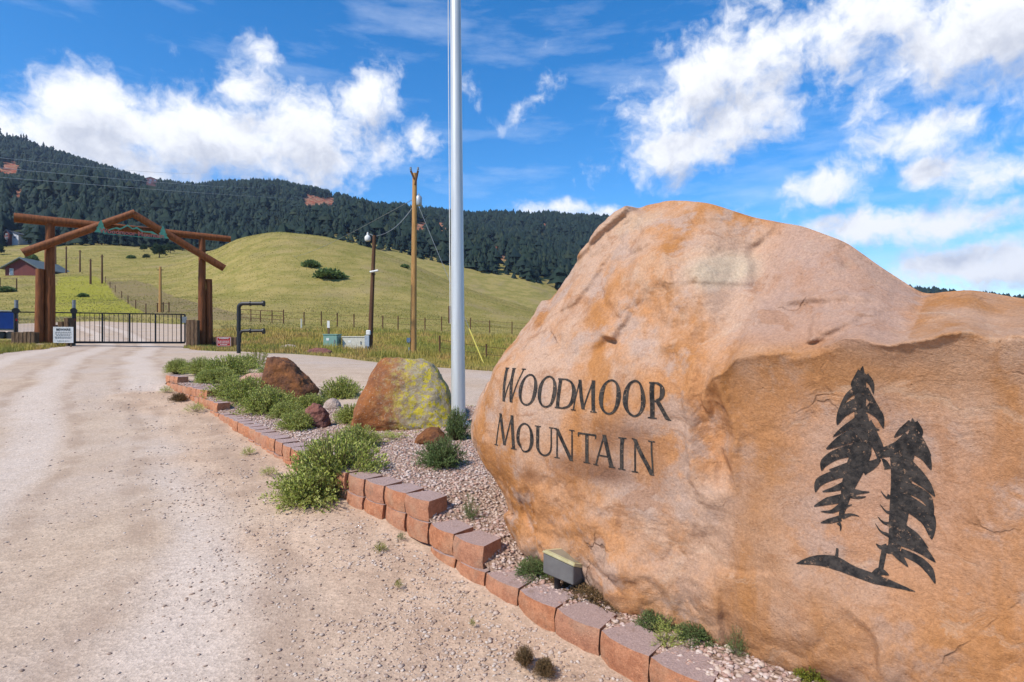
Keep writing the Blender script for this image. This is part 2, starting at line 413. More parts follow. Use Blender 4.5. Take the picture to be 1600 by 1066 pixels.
def wall_sd(x, y):
    """signed distance from the wall line: + on the bed side; and s"""
    x = np.atleast_1d(x); y = np.atleast_1d(y); best = np.full(x.shape, 1e9); sd = np.zeros(x.shape); ss = np.zeros(x.shape)
    for i in range(len(WP) - 1):
        a = WP[i]; d = WP[i + 1] - a; L2 = d @ d; t = np.clip(((x - a[0]) * d[0] + (y - a[1]) * d[1]) / L2, 0, 1)
        dx = x - a[0] - t * d[0]; dy = y - a[1] - t * d[1]; dist = np.hypot(dx, dy); sg = np.sign(dx * d[1] - dy * d[0]); m = dist < best
        best = np.where(m, dist, best); sd = np.where(m, sg * dist, sd); ss = np.where(m, WS[i] + t * math.sqrt(L2), ss)
    return sd, ss
# right-hand road (behind the island) centre line and the road through the gate
ROADS = [(np.array([(-1.2, -8), (-1.6, 0), (-2.8, 3.2), (-5.2, 7.2), (-8.6, 11.6), (-13, 18), (-17.6, 26.2), (-25.5, 36), (-36, 48)]), np.array([3.6, 3.0, 2.7, 3.0, 3.4, 3.7, 2.3, 5.5, 9.5])),
         (np.array([(16, 8.5), (8, 10.3), (3, 11.4), (-.7, 12.4), (-5, 16.5), (-9.5, 20), (-14, 21)]), np.array([2.6, 2.6, 2.7, 3.2, 3.2, 3.4, 3.6]))]
def road_mask(x, y, first=0):
    x = np.atleast_1d(x); y = np.atleast_1d(y); m = np.full(x.shape, -9.0)
    for P, W in ROADS[first:]:
        for i in range(len(P) - 1):
            a = P[i]; d = P[i + 1] - a; t = np.clip(((x - a[0]) * d[0] + (y - a[1]) * d[1]) / (d @ d), 0, 1)
            dist = np.hypot(x - a[0] - t * d[0], y - a[1] - t * d[1]); m = np.maximum(m, (W[i] + (W[i + 1] - W[i]) * t) - dist)
    return m         # >0 inside

def make_ground():
    fr = np.concatenate([np.arange(-180, -56, 3.0), np.arange(-56, 56, .16), np.arange(56, 180, 3.0)]); th = np.radians(fr); na = len(th)
    rr = np.concatenate([[.25], np.exp(np.linspace(math.log(.6), math.log(30), 190)), np.exp(np.linspace(math.log(30.6), math.log(1500), 230)), [2000, 3000]]); nr = len(rr)
    A, R = np.meshgrid(th, rr, indexing='ij'); X = R * np.sin(A); Y = R * np.cos(A)
    Z = zg(X, Y)
    p3 = np.stack([X, Y, np.zeros_like(X)], -1)
    rm = road_mask(X.ravel(), Y.ravel()).reshape(X.shape); nw = 1 - sstep(18, 30, R)
    # shoulder heaps and ruts, loose sand by the wall
    sd, ss = wall_sd(X.ravel(), Y.ravel()); sd = sd.reshape(X.shape)
    near = nw * (np.abs(sd) < 2.2) * (sd < .1)
    Z = Z + near * sstep(-2.2, -.2, sd) * fbm(p3 * 3.0, 4, 31) * .035 + nw * fbm(p3 * 1.1, 3, 33) * .016
    V = np.stack([X, Y, Z], -1).reshape(-1, 3)
    idx = np.arange(na * nr).reshape(na, nr); nx = np.roll(idx, -1, 0)
    Q = np.stack([idx[:, :-1], idx[:, 1:], nx[:, 1:], nx[:, :-1]], -1).reshape(-1, 4)
    V = np.vstack([V, [[0, 0, z1(0, 0)]]]); tri = np.stack([np.full(na, len(V) - 1), idx[:, 0], nx[:, 0]], -1)
    # masks
    x = V[:, 0]; y = V[:, 1]; r = np.hypot(x, y); rmv = road_mask(x, y); pv = V * [1, 1, 0]
    edge = fbm(pv * .9, 4, 41) * .55
    road = sstep(-.35, .35, rmv + edge * .8)
    sdi, _ = wall_sd(x, y); road = np.maximum(road, ((sdi > -3) & (sdi < 3.2) & (r < 13.5)).astype(float))
    # track position across the road for wheel marks: distance to the middle of the main road
    P, W = ROADS[0]; best = np.full(len(x), 1e9); sgn = np.zeros(len(x))
    for i in range(len(P) - 1):
        a = P[i]; d = P[i + 1] - a; t = np.clip(((x - a[0]) * d[0] + (y - a[1]) * d[1]) / (d @ d), 0, 1)
        dx = x - a[0] - t * d[0]; dy = y - a[1] - t * d[1]; ds = np.hypot(dx, dy); m = ds < best; best = np.where(m, ds, best); sgn = np.where(m, np.sign(dx * d[1] - dy * d[0]), sgn)
    track = np.where(r < 60, best * sgn, 9)
    sdv, _ = wall_sd(x, y)
    sand = (1 - sstep(-1.5, -.45, -(-sdv) * 1.0 + 0)) * 0
    sand = sstep(-1.25, -.5, sdv + fbm(pv * 1.7, 3, 44) * .35) * (sdv < .5) * (r < 13)
    # sub-areas of the meadow
    pxv = HX + F * x / np.maximum(y, .1); Yv = y; front = y > 5
    pyv = HY - F * (V[:, 2] - EYE) / np.maximum(y, .1)
    n1 = fbm(pv / 22, 4, 51); n2 = fbm(pv / 6, 3, 52)
    # green mown strip left of the brown paddock, in ground coordinates
    a = G(150, 520, 30); lush = front * sstep(0, 4, -(x - (-.62 * y - 2.0)) * -1 * 0 + 0)
    def inpoly(pts):
        c = np.zeros(len(x), bool); j = len(pts) - 1
        for i in range(len(pts)):
            xi, yi = pts[i]; xj, yj = pts[j]
            c ^= ((yi > y) != (yj > y)) & (x < (xj - xi) * (y - yi) / (yj - yi + 1e-12) + xi); j = i
        return c.astype(float)
    def gp(px, py): q = G(px, py, 28); return (q.x, q.y)
    lush = inpoly([gp(60, 492), gp(75, 470), gp(95, 432), gp(150, 432), gp(168, 445), gp(205, 478), gp(228, 489), gp(150, 495)])
    padd = inpoly([gp(165, 440), gp(205, 478), gp(230, 490), gp(292, 500), gp(330, 500), gp(420, 502), gp(400, 496), gp(330, 480), gp(250, 452), gp(215, 438)])
    forest = sstep(330, 420, r) * front
    red = np.zeros(len(x))
    for (px, py, wx, wy, k) in ((490, 312, 34, 9, 1), (515, 312, 18, 8, 1), (655, 351, 26, 7, 1), (690, 352, 18, 7, .9), (640, 350, 18, 6, .8), (770, 385, 12, 12, .9), (782, 402, 14, 7, .9), (15, 262, 26, 14, .7), (30, 300, 30, 10, .5), (60, 310, 26, 9, .5), (660, 372, 20, 8, .5), (850, 352, 16, 5, .5), (300, 375, 14, 5, .4), (770, 372, 14, 6, .6), (755, 362, 12, 6, .5)):
        red = np.maximum(red, k * np.exp(-((pxv - px) / wx) ** 2 - ((pyv - py) / wy) ** 2) * (r > 350) * front)
    tm = np.clip(red * 1.6, 0, 1)
    me_attrs = dict(road=road, track=track, sand=sand, lush=lush, padd=padd, forest=forest, red=tm, rdist=r)
    # split the sheet into road, near ground, hill and mountain (same sheet, shared border)
    cq = V[Q].mean(1); rq = np.hypot(cq[:, 0], cq[:, 1]); roadq = (road_mask(cq[:, 0], cq[:, 1]) > 0) & (rq < 70)
    mtn = (rq > 400)
    mat = ground_material()
    def sub(name, sel, extra=None):
        q = Q[sel]; fs = [q] + ([extra] if extra is not None else [])
        used = np.unique(np.concatenate([f.ravel() for f in fs])); mp = np.full(len(V), -1, np.int32); mp[used] = np.arange(len(used))
        me = np_mesh(name, V[used], [mp[f][:, ::-1] for f in fs], True)
        for k, v in me_attrs.items(): attr(me, k, v[used])
        o = link(name, me, mat); o['kind'] = 'structure'; return o
    sub('gravel_road', roadq, tri); sub('meadow_ground', ~roadq & ~mtn); sub('mountain', mtn)
    return

def ground_material():
    m = M_('ground', 1.0, .0)
    n_big = m.noise(.35, 4, .6); n_mid = m.noise(2.2, 5, .6); n_fine = m.noise(38, 6, .7); n_grit = m.noise(130, 3, .6); n_far = m.noise(.035, 5, .6)
    vor = m.voro(55, 'F1', out='Color'); vord = m.voro(55)
    road = m.attr('road'); track = m.attr('track'); sand = m.attr('sand'); lush = m.attr('lush'); padd = m.attr('padd'); forest = m.attr('forest'); red = m.attr('red')
    # road: pinkish crushed granite, paler wheel tracks
    rc = m.mix(m.rng(n_mid, .3, .7), (.53, .395, .285), (.45, .325, .23))
    rc = m.mix(m.rng(n_big, .35, .7), rc, (.50, .39, .31))
    def band(c, w):
        d = m.math('ABSOLUTE', m.math('SUBTRACT', m.math('ADD', track, m.math('MULTIPLY', m.math('SUBTRACT', n_big, .5), 1.0)), c)); return m.rng(d, w * .25, w, 1, 0)
    tr = m.math('MAXIMUM', m.math('MAXIMUM', band(-.75, .42), band(.95, .42)), band(-2.3, .4))
    rc = m.mix(m.math('MULTIPLY', tr, m.rng(n_mid, .25, .6, .55, 1.0)), rc, (.57, .455, .365))
    sandc = m.mix(m.rng(n_mid, .3, .7), (.54, .385, .27), (.44, .30, .205))
    rc = m.mix(sand, rc, sandc)
    sx = m.N.new('ShaderNodeSeparateColor'); m.L.new(vor, sx.inputs[0])
    speck = m.rng(sx.outputs[0], .1, .95, .80, 1.12, False)
    sc = m.N.new('ShaderNodeCombineColor'); [m.L.new(speck, sc.inputs[i]) for i in range(3)]
    rc = m.mix(.8, rc, m.mix(1.0, rc, sc.outputs[0], 'MULTIPLY'))
    rc = m.mix(m.rng(n_fine, .58, .75, 0, .3), rc, (.30, .22, .165))
    gr = m.rng(m.noise(170, 4, .7), .3, .7, .74, 1.22, False); gcx = m.N.new('ShaderNodeCombineColor'); [m.L.new(gr, gcx.inputs[i]) for i in range(3)]; rc = m.mix(1.0, rc, gcx.outputs[0], 'MULTIPLY')
    rut = m.math('MAXIMUM', m.math('MAXIMUM', band(-1.22, .16), band(.45, .16)), m.math('MAXIMUM', band(1.42, .16), band(-.3, .14))); rc = m.mix(m.math('MULTIPLY', rut, m.rng(n_mid, .35, .6, 0, .45)), rc, (.34, .235, .165))
    # meadow: dry yellow-green grass
    gs = m.noise(.16, 6, .68, stretch=(1, 1, 3)); g2 = m.noise(1.1, 5, .7)
    gc = m.mix(m.rng(gs, .36, .64), (.31, .24, .085), (.205, .18, .05))
    gc = m.mix(m.rng(g2, .5, .75, 0, .6), gc, (.36, .28, .13))
    gc = m.mix(m.rng(m.noise(.06, 4, .6), .52, .68, 0, .55), gc, (.28, .21, .11))
    gc = m.mix(m.rng(m.noise(.5, 5, .75), .60, .72, 0, .7), gc, (.12, .115, .035))
    gc = m.mix(m.math('MULTIPLY', lush, m.rng(g2, .2, .7, .95, .5)), gc, (.27, .26, .03))
    gc = m.mix(m.math('MULTIPLY', padd, m.rng(gs, .3, .7, .9, .45)), gc, (.20, .145, .085))
    # forest floor and bare red rock
    fc = m.mix(m.rng(n_far, .35, .65), (.022, .034, .020), (.05, .055, .028))
    rk = m.mix(m.rng(m.noise(.16, 6, .75), .42, .58), (.27, .065, .035), (.34, .20, .12)); rk = m.mix(m.rng(m.noise(.3, 4, .7), .55, .62), rk, (.04, .05, .025))
    fc = m.mix(m.rng(m.math('ADD', red, m.math('MULTIPLY', m.math('SUBTRACT', m.noise(.07, 6, .75), .5), 2.4)), .45, .55), fc, rk)
    gc = m.mix(forest, gc, fc)
    fac = m.rng(m.math('ADD', road, m.math('MULTIPLY', m.math('SUBTRACT', n_mid, .5), .7)), .35, .65)
    m.color(m.mix(fac, gc, rc))
    m.bump(m.noise(9, 6, .7), .3, .025); m.bump(vord, .35, .008); m.bump(n_grit, .4, .003)
    return m.m
make_ground()

# ------------------------------------------------------------------ island: gravel bed, block wall
BH = .145
LEVELS = [(0, 0.0, s_at_y(4.3)), (1, s_at_y(3.50), s_at_y(8.6)), (2, s_at_y(3.96), s_at_y(9.25)), (3, s_at_y(8.95), s_at_y(11.6)), (4, s_at_y(9.58), s_at_y(11.6)), (5, s_at_y(10.95), s_at_y(11.6))]
def wall_top(s):
    return np.interp(s, [0, s_at_y(3.45), s_at_y(3.6), s_at_y(3.9), s_at_y(4.1), s_at_y(8.8), s_at_y(9.4), s_at_y(9.8), s_at_y(11.6)], [.13, .13, .25, .28, .40, .42, .56, .68, .78])
def bed_z(x, y):
    x = np.atleast_1d(np.asarray(x, float)); y = np.atleast_1d(np.asarray(y, float)); sd, s = wall_sd(x, y); g = zg(x, y)
    top = wall_top(s) - .015; w = sstep(.3, 3.0, sd)
    z = top * (1 - w) + np.maximum(top, g + .12) * w * .5 + (g + .12) * w * .5
    rm = road_mask(x, y, 1); fade = sstep(-.75, .15, rm)
    z = z * (1 - fade) + (g - .12) * fade
    p = np.stack([x, y, 0 * x], -1)
    return z + fbm(p * 2.3, 3, 61) * .02
def bz(x, y): return float(bed_z(x, y)[0])
def B(px, py, extra=0):
    """bed point seen through a pixel"""
    t = np.linspace(1.6, 16, 1500); x = (px - HX) / F * t; z = EYE + (HY - py) / F * t; d = z - bed_z(x, t); k = int(np.argmax(d < 0)); k = max(k, 1)
    return Vector((x[k], t[k], z[k]))

def stones(n, pos, size, seed, flat=.7):
    """n little stones (deformed octahedra/icosahedra) -> V, F arrays"""
    r = np.random.default_rng(seed); ph = (1 + 5 ** .5) / 2
    ico = np.array([(-1, ph, 0), (1, ph, 0), (-1, -ph, 0), (1, -ph, 0), (0, -1, ph), (0, 1, ph), (0, -1, -ph), (0, 1, -ph), (ph, 0, -1), (ph, 0, 1), (-ph, 0, -1), (-ph, 0, 1)]) / 1.9
    icf = np.array([(0, 11, 5), (0, 5, 1), (0, 1, 7), (0, 7, 10), (0, 10, 11), (1, 5, 9), (5, 11, 4), (11, 10, 2), (10, 7, 6), (7, 1, 8), (3, 9, 4), (3, 4, 2), (3, 2, 6), (3, 6, 8), (3, 8, 9), (4, 9, 5), (2, 4, 11), (6, 2, 10), (8, 6, 7), (9, 8, 1)])
    V = ico[None] * (1 + r.uniform(-.28, .28, (n, 12, 1))) * np.stack([r.uniform(.7, 1.3, n), r.uniform(.6, 1.1, n), r.uniform(.5, .9, n) * flat], -1)[:, None]
    a = r.uniform(0, 2 * math.pi, n); c, s = np.cos(a)[:, None], np.sin(a)[:, None]; t = r.uniform(-.5, .5, n)[:, None]
    x, y, z = V[..., 0], V[..., 1], V[..., 2]; y, z = y * np.cos(t) - z * np.sin(t), y * np.sin(t) + z * np.cos(t)
    V = np.stack([x * c - y * s, x * s + y * c, z], -1) * np.asarray(size).reshape(-1, 1, 1) + pos[:, None]
    return V.reshape(-1, 3), (icf[None] + 12 * np.arange(n)[:, None, None]).reshape(-1, 3)
def stone_mat(name, cols):
    m = M_(name, .85, .25); n = m.N.new('ShaderNodeNewGeometry'); r = m.N.new('ShaderNodeValToRGB'); m.L.new(n.outputs['Random Per Island'], r.inputs[0])
    r.color_ramp.interpolation = 'CONSTANT'; e = r.color_ramp.elements
    while len(e) < len(cols): e.new(.5)
    for i, c in enumerate(cols): e[i].position = i / len(cols); e[i].color = (*c, 1)
    m.color(m.mix(m.rng(m.noise(60, 4, .6), .3, .7, 0, .35), r.outputs[0], (.25, .18, .14))); return m.m

def make_island():
    # bed surface as a grid along the wall
    S = np.arange(-.2, WS[-1] + .5, .06); T = np.concatenate([np.arange(.06, 2, .06), np.arange(2, 9, .25)])
    pts = np.array([np.concatenate(wpath(min(max(s, 0), WS[-1]))) for s in S]); P0 = pts[:, :2] + pts[:, 2:4] * (S - np.clip(S, 0, WS[-1]))[:, None]; Nn = pts[:, 4:6]
    X = P0[:, None, 0] + Nn[:, None, 0] * T[None]; Y = P0[:, None, 1] + Nn[:, None, 1] * T[None]
    Z = bed_z(X.ravel(), Y.ravel()).reshape(X.shape)
    ex = sstep(WS[-1] - .4, WS[-1] + .3, S)[:, None]; Z = Z * (1 - ex) + (zg(X.ravel(), Y.ravel()).reshape(X.shape) - .08) * ex
    V = np.stack([X, Y, Z], -1).reshape(-1, 3); i = np.arange(X.size).reshape(X.shape)
    Q = np.stack([i[:-1, :-1], i[:-1, 1:], i[1:, 1:], i[1:, :-1]], -1).reshape(-1, 4)
    me = np_mesh('planting_bed', V, Q[:, ::-1], True)
    m = M_('bed_soil', .95, .15); c = m.mix(m.rng(m.noise(3, 5, .6), .3, .7), (.33, .21, .15), (.22, .14, .095)); vc = m.voro(42, out='Color')
    sx = m.N.new('ShaderNodeSeparateColor'); m.L.new(vc, sx.inputs[0]); c = m.mix(m.rng(sx.outputs[0], .2, .9, 0, .8), c, (.50, .36, .28))
    m.color(c); m.bump(m.voro(42), .8, .02)
    tag(link('planting_bed', me, m.m), kind='structure')
    # pea gravel on the bed
    r = np.random.default_rng(5); n = 34000; s = s_at_y(2.0) + (s_at_y(11.3) - s_at_y(2.0)) * r.random(n) ** 1.25; t = .1 + 2.9 * r.random(n) ** 1.3
    q = np.array([np.concatenate(wpath(a)) for a in s]); x = q[:, 0] + q[:, 4] * t; y = q[:, 1] + q[:, 5] * t
    sz = r.uniform(.008, .019, n); pos = np.stack([x, y, bed_z(x, y) + sz * .25], -1)
    V, Fc = stones(n, pos, sz, 8); me = np_mesh('pea_gravel', V, Fc)
    tag(link('pea_gravel', me, stone_mat('pea_gravel', [(.52, .37, .30), (.42, .25, .19), (.60, .48, .41), (.34, .20, .15), (.55, .42, .33), (.46, .33, .28)])), 'loose pinkish pea gravel covering the planting bed behind the block wall', 'gravel', kind='stuff')
    # loose chips on the road shoulder and the road
    n = 52000; ang = r.uniform(-.80, .62, n); rad = 2.0 * (14 / 2.0) ** (r.random(n) ** 1.15); x = rad * np.sin(ang); y = rad * np.cos(ang)
    sd, _ = wall_sd(x, y); dens = .16 + .84 * sstep(-1.8, -.2, sd); clump = sstep(-.25, .35, fbm(np.stack([x, y, 0 * x], -1) * 2.1, 3, 71)); k = (sd < -.02) & (r.random(n) < dens * (.25 + .75 * clump)) & (road_mask(x, y) > -1.2)
    x, y = x[k], y[k]; sz = np.minimum(.0042 + .0085 * r.random(len(x)) ** 2.6 + .004 * (r.random(len(x)) < .02), .014) * (1 + .05 * np.hypot(x, y)); p3 = np.stack([x, y, 0 * x], -1)
    sdk, _ = wall_sd(x, y); R = np.hypot(x, y); zz = zg(x, y) + (1 - sstep(18, 30, R)) * (sstep(-2.2, -.2, sdk) * (np.abs(sdk) < 2.2) * fbm(p3 * 3.0, 4, 31) * .035 + fbm(p3 * 1.1, 3, 33) * .016)
    V, Fc = stones(len(x), np.stack([x, y, zz + sz * .15], -1), sz, 9, .6); me = np_mesh('road_gravel', V, Fc)
    tag(link('road_gravel', me, stone_mat('road_gravel', [(.50, .38, .30), (.40, .28, .21), (.56, .46, .38), (.30, .21, .16), (.53, .42, .34), (.46, .36, .29)])), 'loose stone chips scattered on the road and its shoulder', 'gravel', kind='stuff')
    # block wall
    bm_ = M_('concrete_block', .92, .2); geo = bm_.N.new('ShaderNodeNewGeometry'); oi = bm_.N.new('ShaderNodeObjectInfo')
    up = bm_.N.new('ShaderNodeSeparateXYZ'); bm_.L.new(geo.outputs['Normal'], up.inputs[0])
    split = bm_.mix(bm_.rng(bm_.noise(18, 6, .75), .38, .62), (.56, .24, .12), (.40, .15, .07)); split = bm_.mix(bm_.rng(bm_.noise(5, 4, .6), .45, .75, 0, .6), split, (.46, .29, .18))
    topc = bm_.mix(bm_.rng(bm_.noise(90, 4, .7), .35, .65), (.50, .35, .30), (.38, .265, .235))
    c = bm_.mix(bm_.rng(up.outputs['Z'], .6, .9), split, topc); c = bm_.mix(bm_.rng(oi.outputs['Random'], 0, 1, 0, .35, False), c, (.40, .25, .19))
    gq = bm_.rng(bm_.noise(120, 5, .8), .28, .72, .68, 1.28, False); gx = bm_.N.new('ShaderNodeCombineColor'); [bm_.L.new(gq, gx.inputs[i]) for i in range(3)]; c = bm_.mix(1.0, c, gx.outputs[0], 'MULTIPLY'); c = bm_.mix(bm_.rng(bm_.noise(7, 6, .75), .55, .7, 0, .55), c, (.24, .15, .10))
    bm_.color(c); bm_.bump(bm_.noise(26, 8, .8), .7, .028); bm_.bump(bm_.noise(110, 5, .75), .6, .005)
    variants = []
    for v in range(6):
        r = np.random.default_rng(100 + v); nx, nz = 5, 4; W = .292; D = .22
        fx = np.linspace(-W / 2, W / 2, nx); fz = np.linspace(0, BH - .004, nz); Vv = []; Fv = []
        for iz, z in enumerate(fz):
            for ix, xx in enumerate(fx):
                e = (abs(xx) / (W / 2)) ** 4; rough = r.uniform(-.0045, .0045); y0 = .022 * e + .006 * (iz in (0, nz - 1)) + rough + (.004 if iz == nz - 1 else 0)
                Vv.append((xx * (1 - .012 * (iz in (0, nz - 1))), y0, z))
        for iz in range(nz - 1):
            for ix in range(nx - 1): k = iz * nx + ix; Fv.append((k, k + 1, k + nx + 1, k + nx))
        b0 = len(Vv); Vv += [(-W * .36, D, 0), (W * .36, D, 0), (W * .36, D, BH - .004), (-W * .36, D, BH - .004)]
        tl = (nz - 1) * nx; Fv.append(tuple(range(tl, tl + nx)) + (b0 + 2, b0 + 3)); Fv.append(tuple(range(nx - 1, -1, -1)) + (b0, b0 + 1))
        Fv.append((b0 + 1, b0, b0 + 3, b0 + 2)); Fv.append(tuple(iz * nx + nx - 1 for iz in range(nz)) + (b0 + 2, b0 + 1)); Fv.append(tuple(iz * nx for iz in range(nz - 1, -1, -1)) + (b0, b0 + 3))
        me = bpy.data.meshes.new('block'); me.from_pydata(Vv, [], Fv); bm = bmesh.new(); bm.from_mesh(me); bmesh.ops.recalc_face_normals(bm, faces=bm.faces); bm.to_mesh(me); bm.free(); me.polygons.foreach_set('use_smooth', np.ones(len(me.polygons), bool)); me.set_sharp_from_angle(angle=math.radians(38)); me.materials.append(bm_.m); variants.append(me)
    p0, _, _ = wpath(s_at_y(5)); wl = thing('retaining_wall', 'low stepped wall of reddish split-face concrete blocks edging the planting bed', 'wall', (p0[0], p0[1], z1(*p0)))
    off = Vector(wl.location)
    for lv, s0, s1 in LEVELS:
        s = s0 + .15
        while s < s1:
            p, t, n = wpath(s); base = lv * BH - .012 + random.uniform(-.004, .004); zl = z1(p[0], p[1])
            if base + BH > zl + .01:
                o = bpy.data.objects.new('block', random.choice(variants)); COL.objects.link(o); o.parent = wl
                q = p + n * (random.uniform(-.008, .012) + .012 * lv)
                o.location = Vector((q[0], q[1], base)) - off
                o.rotation_euler = (0, 0, math.atan2(-t[1], -t[0]) + random.uniform(-.06, .06))
            s += .302
make_island()

# ------------------------------------------------------------------ the carved boulder
OB = np.array([0, 3.56]); AX = np.array([.7367, -.6762]); BX = np.array([.6762, .7367])
def face_a(px):     # position along the face for an image column
    u = (px - HX) / F; t = (OB @ BX) / (u * BX[0] + BX[1]); return float(t * (u * AX[0] + AX[1]) - OB @ AX), t
def face_pt(px, py):
    a, t = face_a(px); return a, EYE + (HY - py) / F * t
def to_world(a, b, z): return np.stack([OB[0] + a * AX[0] + b * BX[0], OB[1] + a * AX[1] + b * BX[1], z + 0 * a], -1)
def boulder_mat():
    m = M_('sandstone', .9, .2)
    n0 = m.noise(1.1, 6, .62); n1 = m.noise(3.4, 6, .65); n2 = m.noise(18, 6, .7); nv = m.noise(2.0, 5, .6, stretch=(1.6, 1.6, .45))
    c = m.mix(m.rng(n0, .42, .58), (.46, .215, .09), (.47, .30, .205))
    c = m.mix(m.rng(nv, .50, .66, 0, .85), c, (0.385, 0.159, 0.044))
    c = m.mix(m.rng(n1, .50, .62, 0, .8), c, (0.407, 0.281, 0.215))
    c = m.mix(m.rng(m.noise(2.3, 5, .7, dist=.6), .60, .72, 0, .55), c, (0.222, 0.100, 0.052))
    c = m.mix(m.attr('pale'), c, (0.474, 0.370, 0.259)); c = m.mix(m.math('MULTIPLY', m.attr('stain'), m.rng(n1, .3, .6, .5, 1)), c, (0.174, 0.078, 0.041))
    c = m.mix(m.math('MULTIPLY', m.attr('pink'), .75), c, (0.370, 0.229, 0.170)); c = m.mix(m.math('MULTIPLY', m.attr('orange'), .9), c, (0.340, 0.148, 0.048))
    c = m.mix(m.rng(n2, .58, .75, 0, .4), c, (0.244, 0.118, 0.059)); c = m.mix(m.rng(m.noise(40, 5, .75), .60, .72, 0, .4), c, (0.459, 0.326, 0.237))
    c = m.mix(m.rng(m.voro(16), .0, .07, .55, 0), c, (0.096, 0.052, 0.033))
    dn = m.N.new('ShaderNodeTexNoise'); dn.inputs['Scale'].default_value = 2.5; dn.inputs['Detail'].default_value = 6; m.L.new(m.pos, dn.inputs['Vector'])
    ds = m.N.new('ShaderNodeVectorMath'); ds.operation = 'MULTIPLY_ADD'; m.L.new(dn.outputs['Color'], ds.inputs[0]); ds.inputs[1].default_value = (.55, .55, .55); m.L.new(m.pos, ds.inputs[2])
    crack = m.math('MULTIPLY', m.rng(m.voro(1.7, 'DISTANCE_TO_EDGE', ds.outputs[0]), .002, .016, 1, 0), m.rng(m.noise(1.7, 3, .5), .56, .66)); c = m.mix(m.math('MULTIPLY', crack, .6), c, (.16, .075, .04))
    bed = m.noise(2.2, 7, .72, vec=ds.outputs[0], stretch=(1.0, .8, 2.0), dist=1.2); c = m.mix(m.rng(bed, .54, .62, 0, .45), c, (.30, .135, .06)); c = m.mix(m.rng(bed, .34, .44, .35, 0), c, (.50, .35, .245))
    gr = m.rng(m.noise(85, 6, .8), .28, .72, .66, 1.30, False); gx = m.N.new('ShaderNodeCombineColor'); [m.L.new(gr, gx.inputs[q]) for q in range(3)]; c = m.mix(1.0, c, gx.outputs[0], 'MULTIPLY')
    m.color(c); m.bump(m.noise(6, 9, .72), .45, .03); m.bump(m.noise(30, 6, .75), .4, .009); m.bump(m.noise(120, 5, .7), .4, .004); m.bump(m.rng(m.voro(16), 0, .08), .5, .006); m.bump(m.math('SUBTRACT', bed, crack), .55, .022)
    return m.m
def make_boulder():
    out = [(.02, .05), (-.26, .2), (-.62, .42), (-.88, .62), (-1.0, .80), (-.97, .98), (-.82, 1.2), (-.6, 1.45), (-.36, 1.70), (-.16, 1.88), (.05, 2.12), (.21, 2.27), (.36, 2.385), (.55, 2.43), (.78, 2.42), (1.0, 2.36), (1.236, 2.25),
           (1.5, 2.16), (1.72, 2.04), (1.87, 1.90), (2.03, 1.765), (2.2, 1.78), (2.38, 1.73), (2.7, 1.6), (3.0, 1.2), (3.1, .7), (2.95, .2), (2.5, -.15), (1.5, -.2), (.6, -.15)]
    out = np.array(out, float); c0 = np.array([1.1, 1.0])
    d = np.diff(np.vstack([out, out[:1]]), axis=0); L = np.r_[0, np.cumsum(np.hypot(*d.T))]; nA = 900
    u = np.linspace(0, L[-1], nA, endpoint=False); oa = np.interp(u, L, np.r_[out[:, 0], out[0, 0]]); oz = np.interp(u, L, np.r_[out[:, 1], out[0, 1]])
    k = np.exp(-.5 * (np.arange(-6, 7) / 2.6) ** 2); k /= k.sum()
    sm = lambda v: np.convolve(np.r_[v[-6:], v, v[:6]], k, 'valid'); oa = sm(oa); oz = sm(oz)
    # depth of the front surface at control points (a, z, b)
    ctl = [(-.1, .45, .10), (-.15, .75, .03), (-.15, 1.05, .03), (0, 1.25, .03), (.3, .35, .03), (.5, .7, 0), (.5, 1.0, 0), (.5, 1.25, .01), (.9, .5, 0), (.95, 1.0, 0), (.95, 1.25, .02), (1.2, .4, .0), (1.2, 1.0, 0.01), (.05, .15, .10), (.8, .05, .02), (1.6, .1, .0), (2.3, .1, .02),
           (-.6, .8, .22), (-.5, 1.1, .2), (-.35, 1.4, .22), (-.05, 1.6, .26), (.15, 1.85, .36), (.4, 2.1, .45), (.3, 1.5, .10), (.6, 1.6, .14), (.7, 1.9, .25), (.75, 2.15, .38), (.78, 2.3, .52), (1.05, 1.7, .16), (1.1, 2.0, .30), (1.15, 2.16, .45),
           (1.3, 1.55, .05), (1.6, 1.6, .04), (1.5, 1.85, .28), (1.65, 1.95, .42), (1.9, 1.6, .08), (1.9, 1.75, .34), (2.1, 1.6, .05), (2.2, 1.7, .22), (2.5, 1.55, .05), (1.6, 1.2, .0), (1.6, .6, .0), (2.0, 1.2, .0), (2.0, .6, .0), (2.5, 1.1, 0.02), (2.5, .5, .03), (2.8, 1.2, .25), (2.9, .6, .3)]
    bmid = .62
    for i in range(0, nA, 30): ctl.append((oa[i], oz[i], bmid if oz[i] > .3 else .30))
    ctl = np.array(ctl); cc = tps_fit(ctl[:, :2], ctl[:, 2], .004)
    rho = np.r_[np.linspace(0, .5, 110, endpoint=False), np.linspace(.5, 1, 150)]
    A = c0[0] + rho[:, None] * (oa - c0[0]); Zz = c0[1] + rho[:, None] * (oz - c0[1])
    bf = tps_eval(ctl[:, :2], cc, np.c_[A.ravel(), Zz.ravel()]).reshape(A.shape)
    bedge = bf[-1]; 
    # ledge: the tree face is set back under a projecting brow
    lz = np.interp(A, [1.22, 1.32, 1.42, 1.6, 1.9, 2.15, 2.35, 2.9], [1.28, 1.40, 1.47, 1.50, 1.545, 1.555, 1.585, 1.5]) + .05 * (np.abs(((A * 3.1 + .3) % 1) - .5) - .25) + .02 * fbm(np.stack([A * 9, A * 0, A * 0], -1), 3, 3)
    side = sstep(1.17, 1.36, A + .10 * (Zz - 1.0) + .02 * fbm(np.stack([Zz * 6, A * 0, A * 0], -1), 3, 8)); below = 1 - sstep(-.035, .012, Zz - lz)
